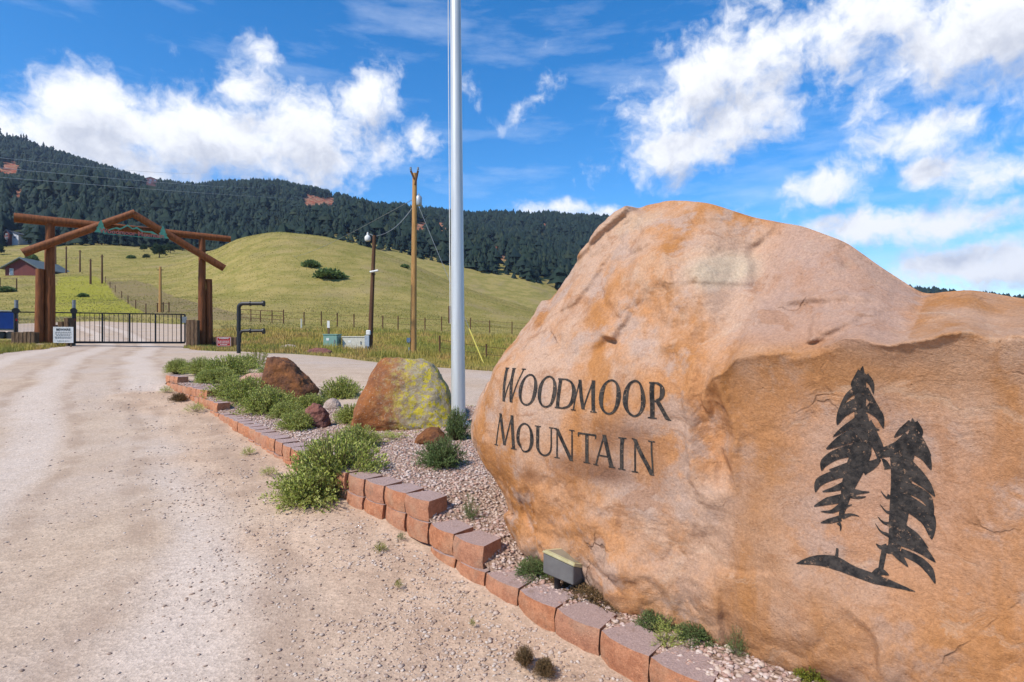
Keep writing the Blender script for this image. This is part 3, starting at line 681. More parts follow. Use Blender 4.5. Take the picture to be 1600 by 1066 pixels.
    fade = sstep(.05, .75, Zz) * (1 - sstep(2.6, 3.0, A))
    rec = side * below * fade
    top_a = [-.36, .05, .36, .78, 1.236, 1.5, 1.72, 1.87, 2.03, 2.2, 2.38, 2.7, 3.0]; top_z = [1.7, 2.12, 2.385, 2.42, 2.25, 2.16, 2.04, 1.90, 1.765, 1.78, 1.73, 1.6, 1.2]
    zt = np.interp(A, top_a, top_z); up = np.clip((Zz - lz) / np.maximum(zt - lz, .08), 0, 1.2)
    upper = -.055 + (bmid + .055) * np.clip(up, 0, 1) ** .85
    dz = np.clip((lz - Zz), 0, 2); lower = -.055 + .075 * (1 - np.exp(-dz / .13)) - .055 * sstep(.5, 1.25, dz)
    tgt = np.where(Zz > lz, upper, lower); wgt = side * (1 - sstep(2.55, 2.9, A)) * sstep(.0, .5, Zz); bf = bf * (1 - wgt) + tgt * wgt
    # ear-shaped scoop left of the tree face, and a lip on the pink slab
    ew1 = fbm(np.stack([A * 7, Zz * 7, A * 0], -1), 4, 14); ew2 = fbm(np.stack([A * 7, Zz * 7, A * 0 + 9], -1), 4, 15)
    def ell(a0, z0, ra, rz, rot=0):
        x = A - a0 + .035 * ew1; y = Zz - z0 + .05 * ew2; c, s = math.cos(rot), math.sin(rot); return np.hypot((x * c + y * s) / ra, (-x * s + y * c) / rz)
    e = ell(1.27, 1.13, .10, .30, .08); bf += .055 * (1 - sstep(.2, 1.0, e)) - .02 * np.exp(-((e - 1.12) / .22) ** 2)
    e = ell(1.33, .93, .05, .13, .3); bf += .025 * (1 - sstep(.3, 1, e)); e = ell(1.25, 1.25, .03, .1, 0); bf -= .03 * (1 - sstep(.2, 1, e))
    lip = np.exp(-((Zz - (1.755 - .10 * (A - 1.72) ** 2 * 4)) / .022) ** 2) * sstep(1.45, 1.6, A) * (1 - sstep(1.85, 1.95, A)); bf -= lip * .025
    lo = np.exp(-((Zz - (1.715 - .10 * (A - 1.72) ** 2 * 4)) / .022) ** 2) * sstep(1.45, 1.6, A) * (1 - sstep(1.85, 1.95, A)); bf += lo * .018
    for (a0, z0, a1, z1_, w, dp) in ((.62, 2.25, .66, 1.55, .035, .03), (.66, 1.55, .95, 1.32, .05, -.04), (.88, 1.85, 1.2, 1.5, .03, .035), (1.0, 1.52, 1.14, 1.62, .02, -.03), (.30, 2.2, .26, 1.6, .03, -.02), (1.55, .75, 1.75, .25, .05, -.03), (.95, .9, 1.15, .25, .04, .02), (.08, .9, .16, .15, .012, .02), (1.05, 1.85, 1.32, 1.83, .012, .025), (.85, 1.4, .83, 1.05, .03, .02), (1.62, 1.98, 1.80, 1.95, .01, .02), (1.60, 1.93, 1.8, 1.90, .01, .02)):
        dx, dz = a1 - a0, z1_ - z0; t = np.clip(((A - a0) * dx + (Zz - z0) * dz) / (dx * dx + dz * dz), 0, 1); wob = .02 * fbm(np.stack([t * 6 + a0 * 9, A * 0, A * 0], -1), 3, 12)
        q = np.hypot(A - a0 - t * dx + wob, Zz - z0 - t * dz); bf += .6 * dp * np.exp(-(q / (w * 1.5)) ** 2)
    # rounding to the rim
    p3 = np.stack([A * 1.0, Zz, bf], -1)
    calm = 1 - .82 * sstep(-.45, -.1, A) * (1 - sstep(1.0, 1.3, A)) * sstep(.6, .85, Zz) * (1 - sstep(1.35, 1.6, Zz)); calm = np.minimum(calm, 1 - .72 * rec)
    n1 = fbm(p3 * 2.2, 5, 81); rid = 1 - np.abs(fbm(p3 * [3.2, 2.2, 3], 4, 83)) * 2
    disp = .035 * n1 + .018 * np.maximum(rid - .55, 0) * 2 + .008 * fbm(p3 * 14, 4, 85)
    cells = np.random.default_rng(4).uniform([-1.1, -.1], [3.1, 2.5], (70, 2)); tilt = np.random.default_rng(5).normal(0, .16, (70, 3)); wa = A + .07 * fbm(p3 * 4, 3, 95); wz = Zz + .07 * fbm(p3 * 4, 3, 96)
    dd = np.stack([(wa - c[0]) ** 2 + (wz - c[1]) ** 2 for c in cells], 0); ww = np.exp(-(dd - dd.min(0)) * 160); ww /= ww.sum(0); fac = sum(ww[q_] * (tilt[q_, 0] * (wa - cells[q_, 0]) + tilt[q_, 1] * (wz - cells[q_, 1]) + .05 * tilt[q_, 2]) for q_ in range(len(cells)))
    up_ = sstep(1.3, 1.6, Zz) + .8 * (1 - sstep(.35, .7, Zz)) + .6 * (1 - sstep(-.4, -.1, A)); disp = disp + fac * np.clip(up_, 0, 1) * .95 + .012 * fbm(p3 * 7, 4, 97)
    terr = np.round((Zz * .8 + A * .3 + .25 * n1) * 9) / 9 - (Zz * .8 + A * .3 + .25 * n1); disp = disp + .05 * terr * sstep(1.35, 1.7, Zz)
    bf = bf + disp * calm * (1 - .0 * rho[:, None])
    bf[-1] = bf[-2]
    # back side
    rb = np.linspace(1, 0, 60)[1:]; Ab = c0[0] + rb[:, None] * (oa - c0[0]); Zb = c0[1] + rb[:, None] * (oz - c0[1]); Bb = bf[-1][None] + (1.05 - bf[-1][None] * .3) * np.sqrt(1 - rb[:, None] ** 2)
    Bb = Bb + .08 * fbm(np.stack([Ab, Zb, Bb], -1) * 1.5, 4, 88) * (1 - rb[:, None])
    AA = np.vstack([A, Ab]); ZZ = np.vstack([Zz, Zb]); BB = np.vstack([bf, Bb]); nr = len(AA)
    W = to_world(AA, BB, ZZ).reshape(-1, 3); i = np.arange(nr * nA).reshape(nr, nA); j = np.roll(i, -1, 1)
    Q = np.stack([i[:-1], j[:-1], j[1:], i[1:]], -1).reshape(-1, 4); Q = Q[:, ::-1]
    base = Vector((*(OB + AX * 1.0 + BX * .5), .1)); root = thing('carved_boulder', 'huge orange sandstone boulder carved with a name and two black pine trees', 'boulder', base)
    me = np_mesh('rock', W - np.array(base), Q, True)
    g = lambda a0, z0, ra, rz: np.exp(-((AA - a0) / ra) ** 2 - ((ZZ - z0) / rz) ** 2).ravel() * (BB.ravel() < bmid + .3)
    nn = fbm(np.stack([AA, ZZ, BB], -1) * 5, 4, 91).ravel()
    pale = np.clip(g(1.2, 1.93, .16, .10) * 1.4 + .6 * g(.55, 2.3, .3, .12) + .5 * g(-.1, 1.3, .1, .2) + nn * .3 - .25, 0, .8)
    stain = np.clip(1.2 * g(.78, 1.04, .22, .10) + 1.2 * g(.6, .84, .25, .07) + .8 * g(.15, .73, .1, .05) + nn * .45 - .15, 0, .85) * (g(.55, .95, .6, .3) > .15)
    pink = np.clip(sstep(1.25, 1.5, AA) * sstep(1.5, 1.56, ZZ - 0) * (1 - sstep(1.95, 2.1, AA)) * .9 + .8 * np.exp(-((AA - 1.95) / .42) ** 2 - ((ZZ - 1.0) / .45) ** 2), 0, 1).ravel()
    orange = np.clip(np.exp(-((AA - 1.5) / .16) ** 2) * (ZZ < 1.5) + np.exp(-((ZZ - 1.42) / .12) ** 2) * (AA > 1.35) + np.exp(-((AA - 1.75) / .7) ** 2 - ((ZZ - .35) / .2) ** 2) + (AA > 2.05) * (ZZ > 1.56) * .9, 0, 1).ravel() * (.6 + .5 * nn)
    for k_, v in (('pale', pale), ('stain', stain), ('pink', pink), ('orange', np.clip(orange, 0, 1))): attr(me, k_, v)
    rock = link('rock', me, boulder_mat(), root)
    bvh = BVHTree.FromPolygons([tuple(v) for v in W], [tuple(int(k) for k in f) for f in Q])
    return root, bvh
boulder, BVH = make_boulder()
BDIR = Vector((BX[0], BX[1], 0))
def on_boulder(a, z, lift=.003):
    o = Vector((*(OB + AX * a), z)) - BDIR * 1.2
    h = BVH.ray_cast(o, BDIR)
    return (h[0] - BDIR * lift) if h[0] is not None else o + BDIR * 1.2
class Decal:
    """flat carved marks laid onto the boulder face: strips in (a, z)"""
    def __init__(s): s.v = []; s.f = []; s.n = 0
    def strip(s, L, R):
        """two polylines of equal length"""
        s.n += 1; o = len(s.v); lift = .0030 + .00012 * (s.n % 14)
        for p, q in zip(L, R):
            for k in range(4):
                t = k / 3; s.v.append(on_boulder(p[0] + (q[0] - p[0]) * t, p[1] + (q[1] - p[1]) * t, lift))
        for i in range(len(L) - 1):
            for k in range(3): s.f.append((o + i * 4 + k, o + i * 4 + k + 1, o + i * 4 + k + 5, o + i * 4 + k + 4))
    def bar(s, p, q, w0, w1=None, n=None):
        """straight stroke, horizontal widths"""
        w1 = w0 if w1 is None else w1; n = n or max(3, int(math.hypot(q[0] - p[0], q[1] - p[1]) / .012)); t = np.linspace(0, 1, n)
        s.strip([(p[0] + (q[0] - p[0]) * k - (w0 + (w1 - w0) * k) / 2, p[1] + (q[1] - p[1]) * k) for k in t], [(p[0] + (q[0] - p[0]) * k + (w0 + (w1 - w0) * k) / 2, p[1] + (q[1] - p[1]) * k) for k in t])
    def hbar(s, p, q, h):
        n = max(3, int(abs(q[0] - p[0]) / .012)); t = np.linspace(0, 1, n)
        s.strip([(p[0] + (q[0] - p[0]) * k, p[1] + (q[1] - p[1]) * k - h / 2) for k in t], [(p[0] + (q[0] - p[0]) * k, p[1] + (q[1] - p[1]) * k + h / 2) for k in t])
    def arc(s, c, rx, rz, t0, t1, thick, thin, rot=0):
        n = 40; L = []; R = []
        for k in np.linspace(t0, t1, n):
            w = thin + (thick - thin) * abs(math.cos(k - rot)) ** 1.3
            L.append((c[0] + rx * math.cos(k), c[1] + rz * math.sin(k))); R.append((c[0] + (rx - w) * math.cos(k), c[1] + (rz - min(w, thin * 1.2)) * math.sin(k)))
        s.strip(L, R)
    def leaf(s, pts, w):
        """tapered curved blade through pts with widths w"""
        P = np.array(pts, float); u = np.linspace(0, 1, len(P)); tt = np.linspace(0, 1, 16)
        def cr(v):
            out = []
            for t in tt:
                x = t * (len(P) - 1); i = min(int(x), len(P) - 2); f = x - i; p0 = v[max(i - 1, 0)]; p1 = v[i]; p2 = v[i + 1]; p3 = v[min(i + 2, len(P) - 1)]
                out.append(.5 * (2 * p1 + (p2 - p0) * f + (2 * p0 - 5 * p1 + 4 * p2 - p3) * f * f + (3 * p1 - p0 - 3 * p2 + p3) * f ** 3))
            return np.array(out)
        x = cr(P[:, 0]); z = cr(P[:, 1]); ww = np.interp(tt, u, w); dx = np.gradient(x); dz = np.gradient(z); l = np.hypot(dx, dz) + 1e-9
        s.strip([(a - d2 / q * h / 2, b + d1 / q * h / 2) for a, b, d1, d2, q, h in zip(x, z, dx, dz, l, ww)], [(a + d2 / q * h / 2, b - d1 / q * h / 2) for a, b, d1, d2, q, h in zip(x, z, dx, dz, l, ww)])
    def build(s, name, mat, parent):
        off = parent.location; me = bpy.data.meshes.new(name); me.from_pydata([tuple(v - off) for v in s.v], [], s.f); return link(name, me, mat, parent)
def glyph(D, ch, x0, x1, zb, h):
    W = x1 - x0; X = lambda u: x0 + W * u; Z = lambda v: zb + h * v; TK = h * .135; TN = h * .055; SH = h * .035; ow = h * .16
    ser = lambda u, v, wd=.14: D.hbar((X(u) - h * wd, Z(v)), (X(u) + h * wd, Z(v)), SH)
    if ch == 'O': D.arc(((x0 + x1) / 2, zb + h / 2), W / 2, h * .53, 0, 2 * math.pi, ow, TN)
    elif ch == 'D':
        D.bar((X(.14), Z(0)), (X(.14), Z(1)), TK); D.hbar((X(0), Z(.985)), (X(.5), Z(.985)), SH * 1.3); D.hbar((X(0), Z(.015)), (X(.5), Z(.015)), SH * 1.3); D.arc((X(.42), zb + h / 2), W * .58, h * .5, -math.pi / 2, math.pi / 2, ow, TN)
    elif ch == 'I': D.bar((X(.5), Z(0)), (X(.5), Z(1)), TK); ser(.5, 0); ser(.5, 1)
    elif ch == 'T': D.bar((X(.5), Z(0)), (X(.5), Z(1)), TK); ser(.5, 0); D.hbar((X(0), Z(.98)), (X(1), Z(.98)), h * .06); D.bar((X(.02), Z(.86)), (X(.02), Z(1)), TN * .7, TN); D.bar((X(.98), Z(.86)), (X(.98), Z(1)), TN * .7, TN)
    elif ch == 'N': D.bar((X(.14), Z(0)), (X(.14), Z(1)), TN); D.bar((X(.86), Z(-.03)), (X(.86), Z(1)), TN); D.bar((X(.12), Z(1)), (X(.84), Z(-.04)), TK * 1.15); ser(.14, 0, .11); ser(.86, 1, .11); ser(.06, 1, .07)
    elif ch == 'U':
        D.bar((X(.15), Z(.3)), (X(.15), Z(1)), TK); D.bar((X(.86), Z(.3)), (X(.86), Z(1)), TN); ser(.15, 1); ser(.86, 1, .1)
        n = 24; L = []; R = []
        for k in np.linspace(math.pi, 2 * math.pi, n):
            f = (math.cos(k) + 1) / 2; w = TK * (1 - f) + TN * f
            L.append((X(.5) + (W * .355 + TK / 2 * (1 - f) + TN / 2 * f) * math.cos(k), Z(.32) + h * .34 * math.sin(k))); R.append((X(.5) + (W * .355 - TK / 2 * (1 - f) - TN / 2 * f) * math.cos(k), Z(.32) + (h * .34 - max(TN, w * .6)) * math.sin(k)))
        D.strip(L, R)
    elif ch == 'A': D.bar((X(.06), Z(0)), (X(.5), Z(1)), TN); D.bar((X(.92), Z(0)), (X(.5), Z(1.02)), TK * 1.1); D.hbar((X(.24), Z(.33)), (X(.75), Z(.33)), TN * .8); ser(.06, 0, .1); ser(.92, 0, .12)
    elif ch == 'M': D.bar((X(.06), Z(0)), (X(.22), Z(1)), TN); D.bar((X(.22), Z(1)), (X(.5), Z(.05)), TK); D.bar((X(.5), Z(.05)), (X(.8), Z(1)), TN); D.bar((X(.93), Z(0)), (X(.8), Z(1)), TK); ser(.06, 0, .1); ser(.93, 0, .12)
    elif ch == 'W': D.bar((X(.06), Z(1)), (X(.27), Z(-.02)), TK); D.bar((X(.27), Z(-.02)), (X(.52), Z(.92)), TN); D.bar((X(.44), Z(1)), (X(.64), Z(-.02)), TK); D.bar((X(.64), Z(-.02)), (X(.93), Z(1)), TN); ser(.06, 1, .1); ser(.44, 1, .09); ser(.93, 1, .1)
    elif ch == 'R':
        D.bar((X(.16), Z(0)), (X(.16), Z(1)), TK); ser(.16, 0); D.hbar((X(0), Z(.985)), (X(.45), Z(.985)), SH * 1.3); D.hbar((X(.16), Z(.48)), (X(.45), Z(.48)), TN * .8)
        D.arc((X(.36), Z(.74)), W * .40, h * .26, -math.pi / 2, math.pi / 2, ow * .9, TN); D.bar((X(.42), Z(.48)), (X(.92), Z(.0)), TK * 1.1); D.hbar((X(.84), Z(.0)), (X(1.08), Z(-.02)), SH)
def carve():
    pm = M_('carving_paint', .9, .1); pc = pm.mix(pm.rng(pm.noise(30, 5, .7), .35, .65), (.018, .017, .017), (.060, .050, .042)); pc = pm.mix(pm.rng(pm.noise(75, 5, .75), .60, .66, 0, .85), pc, (.33, .21, .13)); pm.color(pc); pm.bump(pm.noise(120, 4, .7), .6, .004); paint = pm.m
    D = Decal(); q = lambda x: face_a(760 + x / 5.333)[0]
    for ch, l, r, zb, h in (('W', 72, 262, 1.168, .205), ('O', 250, 410, 1.160, .182), ('O', 418, 575, 1.160, .178), ('D', 572, 735, 1.160, .170), ('M', 712, 905, 1.158, .172), ('O', 925, 1105, 1.156, .180), ('O', 1120, 1320, 1.156, .184), ('R', 1350, 1520, 1.157, .182)):
        glyph(D, ch, q(l), q(r), zb, h)
    for ch, l, r, zb, h in (('M', 55, 250, .880, .205), ('O', 260, 408, .876, .170), ('U', 420, 575, .874, .168), ('N', 578, 740, .873, .168), ('T', 765, 915, .872, .162), ('A', 905, 1060, .870, .166), ('I', 1095, 1165, .869, .165), ('N', 1215, 1405, .868, .170)):
        glyph(D, ch, q(l), q(r), zb, h)
    D.build('carved_lettering', paint, boulder)['label'] = 'black carved serif lettering reading WOODMOOR MOUNTAIN'
    pt = M_('tree_paint', .9, .1); tcol = pt.mix(pt.rng(pt.noise(30, 5, .7), .35, .65), (.018, .017, .017), (.055, .046, .04)); tcol = pt.mix(pt.rng(pt.noise(48, 6, .8), .57, .66, 0, .7), tcol, (.34, .20, .12)); pt.color(tcol); pt.bump(pt.noise(120, 4, .7), .6, .004)
    # two pines and their ground: traced as blades in the zoomed drawing's coordinates
    D = Decal(); P = lambda x, y: face_pt(1230 + x / 2.881, 560 + y / 2.881); S = lambda w: w / 2.881 / F * 2.26
    def blade(pts, w): D.leaf([P(*p) for p in pts], [S(x) for x in w])
    # left pine
    blade([(343, 35), (335, 85), (330, 150), (325, 230), (330, 310)], [3, 32, 48, 44, 54]); blade([(330, 250), (335, 330), (330, 420), (300, 500), (270, 580), (255, 650), (237, 720)], [50, 66, 80, 74, 54, 30, 16])
    for pts, w in (([(340, 60), (300, 115), (292, 132)], [40, 26, 2]), ([(350, 80), (378, 110), (388, 160)], [40, 24, 2]), ([(330, 130), (270, 170), (228, 235)], [40, 22, 2]), ([(345, 140), (385, 195), (415, 228)], [40, 22, 2]), ([(320, 200), (250, 240), (220, 300)], [50, 46, 3]), ([(355, 215), (410, 255), (430, 315)], [50, 38, 3]),
                   ([(320, 280), (250, 320), (202, 355)], [40, 24, 2]), ([(360, 290), (390, 318), (412, 322)], [40, 16, 2]), ([(350, 310), (395, 345), (412, 365)], [40, 18, 2]), ([(320, 340), (240, 372), (172, 410)], [60, 46, 4]), ([(370, 340), (405, 400), (412, 450)], [60, 44, 20]), ([(320, 410), (220, 435), (165, 470), (150, 508)], [60, 46, 36, 3]),
                   ([(300, 480), (240, 495), (185, 505)], [40, 26, 4]), ([(300, 500), (200, 530), (140, 560), (123, 605)], [50, 40, 36, 3]), ([(290, 560), (210, 590), (155, 603)], [46, 22, 3]), ([(330, 500), (380, 480), (415, 455)], [60, 36, 10]), ([(270, 600), (330, 605), (368, 604)], [40, 14, 2]), ([(270, 615), (320, 628), (352, 624)], [30, 12, 2]),
                   ([(255, 630), (180, 645), (118, 668)], [40, 34, 3]), ([(250, 660), (200, 690), (150, 690)], [30, 16, 2]), ([(240, 720), (190, 732), (150, 740)], [26, 22, 2]), ([(245, 715), (285, 705), (322, 712)], [22, 10, 2]), ([(230, 740), (240, 755), (240, 775)], [20, 8, 4]), ([(240, 700), (262, 670), (290, 660)], [16, 10, 2])): blade(pts, w)
    # right pine
    blade([(562, 270), (568, 330), (545, 400), (520, 460)], [3, 32, 52, 68]); blade([(500, 420), (510, 520), (505, 640), (495, 740), (480, 850), (440, 860)], [72, 76, 74, 66, 46, 28])
    for pts, w in (([(560, 290), (510, 330), (478, 358)], [30, 24, 2]), ([(570, 290), (598, 325), (604, 350)], [30, 18, 2]), ([(545, 350), (490, 390), (412, 412)], [40, 26, 4]), ([(575, 350), (615, 395), (645, 440)], [46, 20, 2]), ([(520, 410), (450, 430), (412, 440)], [60, 30, 14]), ([(560, 400), (615, 440), (645, 505)], [60, 44, 3]), ([(540, 470), (600, 520), (648, 575)], [36, 16, 2]),
                   ([(540, 510), (610, 560), (662, 625)], [60, 46, 3]), ([(530, 580), (620, 630), (655, 712)], [50, 44, 3]), ([(530, 650), (625, 720), (650, 815)], [70, 66, 3]), ([(510, 760), (580, 800), (635, 855)], [40, 24, 2]), ([(500, 810), (590, 850), (668, 915)], [60, 48, 3]), ([(480, 860), (510, 895), (545, 935)], [40, 30, 3]), ([(510, 870), (590, 905), (640, 950), (668, 1008)], [30, 34, 34, 4]),
                   ([(460, 620), (445, 630), (418, 600)], [20, 10, 2]), ([(465, 700), (440, 690), (415, 660)], [20, 8, 2]), ([(460, 750), (430, 740), (405, 715)], [20, 10, 2]), ([(460, 800), (420, 780), (395, 745)], [20, 8, 2]), ([(450, 850), (420, 850), (400, 835)], [30, 18, 3]), ([(440, 850), (430, 900), (422, 955)], [20, 20, 18]), ([(450, 500), (438, 470), (425, 455)], [30, 20, 8])): blade(pts, w)
    # ground mound
    blade([(50, 915), (130, 905), (220, 915), (300, 950), (400, 985), (480, 1010), (580, 1042)], [2, 44, 62, 44, 42, 26, 2]); blade([(228, 852), (226, 880), (222, 905)], [9, 12, 16]); blade([(380, 975), (420, 955), (460, 970)], [10, 34, 4])
    D.build('carved_trees', pt.m, boulder)['label'] = 'black carved outline of two pine trees on a sloping ground line'
carve()

# ------------------------------------------------------------------ loose rocks on the island
def rock_mesh(name, size, seed, prof=None, rough=.05, front=.8):
    """angular rock: convex hull of a silhouette (x, z) given two depths, subdivided and weathered"""
    r = np.random.default_rng(seed)
    if prof is None: prof = [(-.5, .0), (-.46, .35), (-.28, .8), (-.05, 1.0), (.2, .92), (.42, .55), (.5, .15), (.45, 0)]
    pts = []
    for x, z in prof:
        for y, k in ((-.5, .78), (-.28, 1.0), (.25, .96), (.5, .7)): pts.append(((x * (k if z > .02 else 1)) + r.normal(0, .02), y * (1 - .25 * z) + r.normal(0, .03), z * (k if k < .9 else 1) + r.normal(0, .015)))
    bm = bmesh.new(); [bm.verts.new(p) for p in pts]; h = bmesh.ops.convex_hull(bm, input=bm.verts); bmesh.ops.delete(bm, geom=[v for v in bm.verts if not v.link_faces], context='VERTS'); bmesh.ops.triangulate(bm, faces=bm.faces)
    for v in bm.verts: v.co = Vector((v.co.x * size[0], v.co.y * size[1], v.co.z * size[2]))
    m = min(size)
    for it in range(7):
        L = [e for e in bm.edges if e.calc_length() > m * .05]
        if not L or len(bm.faces) > 15000: break
        bmesh.ops.subdivide_edges(bm, edges=L, cuts=1, use_grid_fill=True); bmesh.ops.triangulate(bm, faces=bm.faces)
        if it < 3: bmesh.ops.smooth_vert(bm, verts=bm.verts, factor=.10, use_axis_x=True, use_axis_y=True, use_axis_z=True)
    bm.normal_update(); P = np.array([v.co[:] for v in bm.verts]); Nn = np.array([v.normal[:] for v in bm.verts]); Fc = np.array([[v.index for v in f.verts] for f in (bm.verts.index_update() or bm.faces)]); bm.free()
    q = P / m; d = fbm(q * 2.6 + seed, 5, seed, .6) * 1.5 + .9 * np.maximum(1 - np.abs(fbm(q * 3.3 + seed, 4, seed + 3)) * 2.2, 0) + .35 * fbm(q * 12, 3, seed + 5)
    return np_mesh(name, P + Nn * (d * rough * m)[:, None], Fc, True)
def rock_material(name, c1, c2, c3, lichen=None):
    m = M_(name, .9, .25); c = m.mix(m.rng(m.noise(5, 6, .7, m.obj), .35, .65), c1, c2); c = m.mix(m.rng(m.noise(16, 5, .7, m.obj), .52, .7, 0, .8), c, c3); c = m.mix(m.rng(m.noise(45, 4, .7, m.obj), .58, .68, 0, .6), c, (.5, .42, .34) if lichen else c3)
    if lichen:
        sx = m.N.new('ShaderNodeSeparateXYZ'); m.L.new(m.obj, sx.inputs[0]); side = m.math('ADD', sx.outputs['X'], m.math('MULTIPLY', m.math('SUBTRACT', m.noise(4, 5, .7, m.obj), .5), .6))
        reg = m.rng(m.math('ADD', side, m.math('MULTIPLY', m.math('SUBTRACT', m.noise(11, 5, .75, m.obj), .5), .7)), -.30, .26); g = m.mix(m.rng(m.noise(22, 5, .7, m.obj), .4, .6), (.30, .25, .15), (.36, .32, .22)); c = m.mix(m.math('MULTIPLY', reg, .85), c, g)
        c = m.mix(m.math('MULTIPLY', reg, m.rng(m.noise(13, 6, .75, m.obj), .49, .56)), c, (.46, .36, .03)); c = m.mix(m.math('MULTIPLY', reg, m.rng(m.noise(26, 4, .7, m.obj), .62, .68)), c, (.07, .05, .03))
    m.color(c); m.bump(m.noise(9, 7, .72, m.obj), .8, .04); m.bump(m.noise(40, 5, .7, m.obj), .6, .01); return m.m
def rocks():
    rust = rock_material('rust_rock', (.20, .075, .025), (.115, .05, .028), (.31, .125, .04)); pinkr = rock_material('pink_rock', (.46, .25, .17), (.38, .21, .15), (.50, .34, .26)); lich = rock_material('lichen_rock', (.30, .105, .03), (.19, .075, .035), (.36, .15, .05), True)
    red = rock_material('dark_red_rock', (.22, .085, .06), (.13, .06, .05), (.30, .15, .11)); grey = rock_material('pale_rock', (.42, .31, .25), (.32, .24, .19), (.5, .4, .33))
    def put(px, py, wpx, hpx, depth, mat, seed, label, sink=.06, rz=0, prof=None, rough=.05):
        b = B(px, py); Y = b.y; w = wpx * Y / F; h = hpx * Y / F; me = rock_mesh('rock', (w, w * depth, h * (1 + sink)), seed, prof, rough)
        o = link('garden_rock', me, mat); o.location = (b.x, b.y + w * depth * .35, bz(b.x, b.y + w * depth * .3) - h * sink); o.rotation_euler = (0, 0, rz); tag(o, label, 'rock'); return o
    put(627, 668, 158, 104, .8, lich, 21, 'rounded rusty boulder half covered in yellow lichen beside the flagpole', prof=[(-.5, .02), (-.5, .3), (-.33, .84), (-.2, 1.0), (.15, .98), (.28, .9), (.43, .55), (.5, .2), (.46, 0)], rough=.03)
    put(447, 630, 82, 68, .7, rust, 34, 'dark rust-brown angular rock with a pointed top', prof=[(-.5, 0), (-.43, .3), (-.38, .75), (-.37, 1.04), (-.12, .96), (.0, .9), (.3, .5), (.5, .28), (.42, .05), (.3, 0)], rough=.035)
    put(392, 606, 60, 22, .8, pinkr, 45, 'flat pale pink slab of rock behind the green mounds')
    put(488, 668, 44, 35, .8, red, 52, 'small dark red rock between two green mounds')
    put(672, 694, 50, 23, .8, rust, 63, 'small rusty rock lying in the gravel near the flagpole base')
    put(405, 613, 30, 16, .8, grey, 66, 'pale grey-pink rock beside the pointed rust-brown rock')
    put(517, 640, 26, 16, .8, grey, 68, 'small pale rock half buried behind the dark red rock')
    a = G(495, 553, 10); o = link('garden_rock', rock_mesh('rock', (1.2, .8, .3), 77), red); o.location = a + Vector((0, .3, -.05)); tag(o, 'low dark red rock in the grass by the green utility box', 'rock')
    a = G(448, 547, 10); o = link('garden_rock', rock_mesh('rock', (1.1, .8, .3), 78), grey); o.location = a + Vector((0, .3, -.05)); tag(o, 'low pale rock in the weeds across the side road', 'rock')
rocks()

# ------------------------------------------------------------------ common materials for built things
WOOD = simple('stained_log', (.24, .078, .022), (.13, .040, .012), 3.5, .7, .3, bump=.01, bscale=14, stretch=(4, 4, .6), local=False)
OLDWOOD = simple('weathered_tie', (.075, .045, .028), (.17, .11, .065), 9, .9, .15, bump=.012, bscale=22, stretch=(3, 3, .5), local=False)
BLACK = simple('black_steel', (.012, .012, .013), (.022, .021, .02), 20, .45, .4)
STEEL = simple('grey_steel', (.26, .27, .28), (.20, .21, .22), 12, .45, .5, .4)
WHITEP = simple('white_sign', (.72, .70, .66), (.62, .60, .55), 14, .6, .3)
REDP = simple('red_sign', (.42, .025, .022), (.34, .02, .02), 14, .5, .3)
INK = simple('sign_ink', (.02, .02, .02), (.05, .05, .05), 30, .7, .2)
CONC = simple('concrete', (.52, .38, .25), (.42, .30, .21), 8, .9, .2, bump=.006, bscale=50)
POLE = simple('pole_wood', (.50, .28, .10), (.33, .16, .055), 3, .8, .2, bump=.006, bscale=12, stretch=(8, 8, .5), local=False)
DPOLE = simple('dark_pole_wood', (.14, .07, .035), (.075, .036, .02), 3, .8, .2, bump=.006, bscale=12, stretch=(8, 8, .5), local=False)
GPAINT = simple('green_paint', (.20, .34, .27), (.16, .28, .23), 6, .5, .4)
CREAM = simple('cream_paint', (.60, .57, .47), (.50, .47, .38), 6, .55, .35)
GALV = simple('galvanised', (.42, .45, .48), (.33, .36, .39), 10, .45, .5, .3)
def text_mesh(s, size, bold=False):
    c = bpy.data.curves.new('t', 'FONT'); c.body = s; c.size = size; c.align_x = 'CENTER'; c.align_y = 'CENTER'; c.resolution_u = 3; c.extrude = .004
    if bold: c.offset = size * .02
    o = bpy.data.objects.new('t', c); COL.objects.link(o); dg = bpy.context.evaluated_depsgraph_get(); me = bpy.data.meshes.new_from_object(o.evaluated_get(dg)); bpy.data.objects.remove(o); bpy.data.curves.remove(c); return me
def text_part(name, s, size, mat, parent, loc, right, up, bold=False):
    me = text_mesh(s, size, bold); r = Vector(right).normalized(); u = Vector(up).normalized(); n = r.cross(u); o = link(name, me, mat, parent)
    o.matrix_local = Matrix(((r.x, u.x, n.x, loc[0]), (r.y, u.y, n.y, loc[1]), (r.z, u.z, n.z, loc[2]), (0, 0, 0, 1))); return o

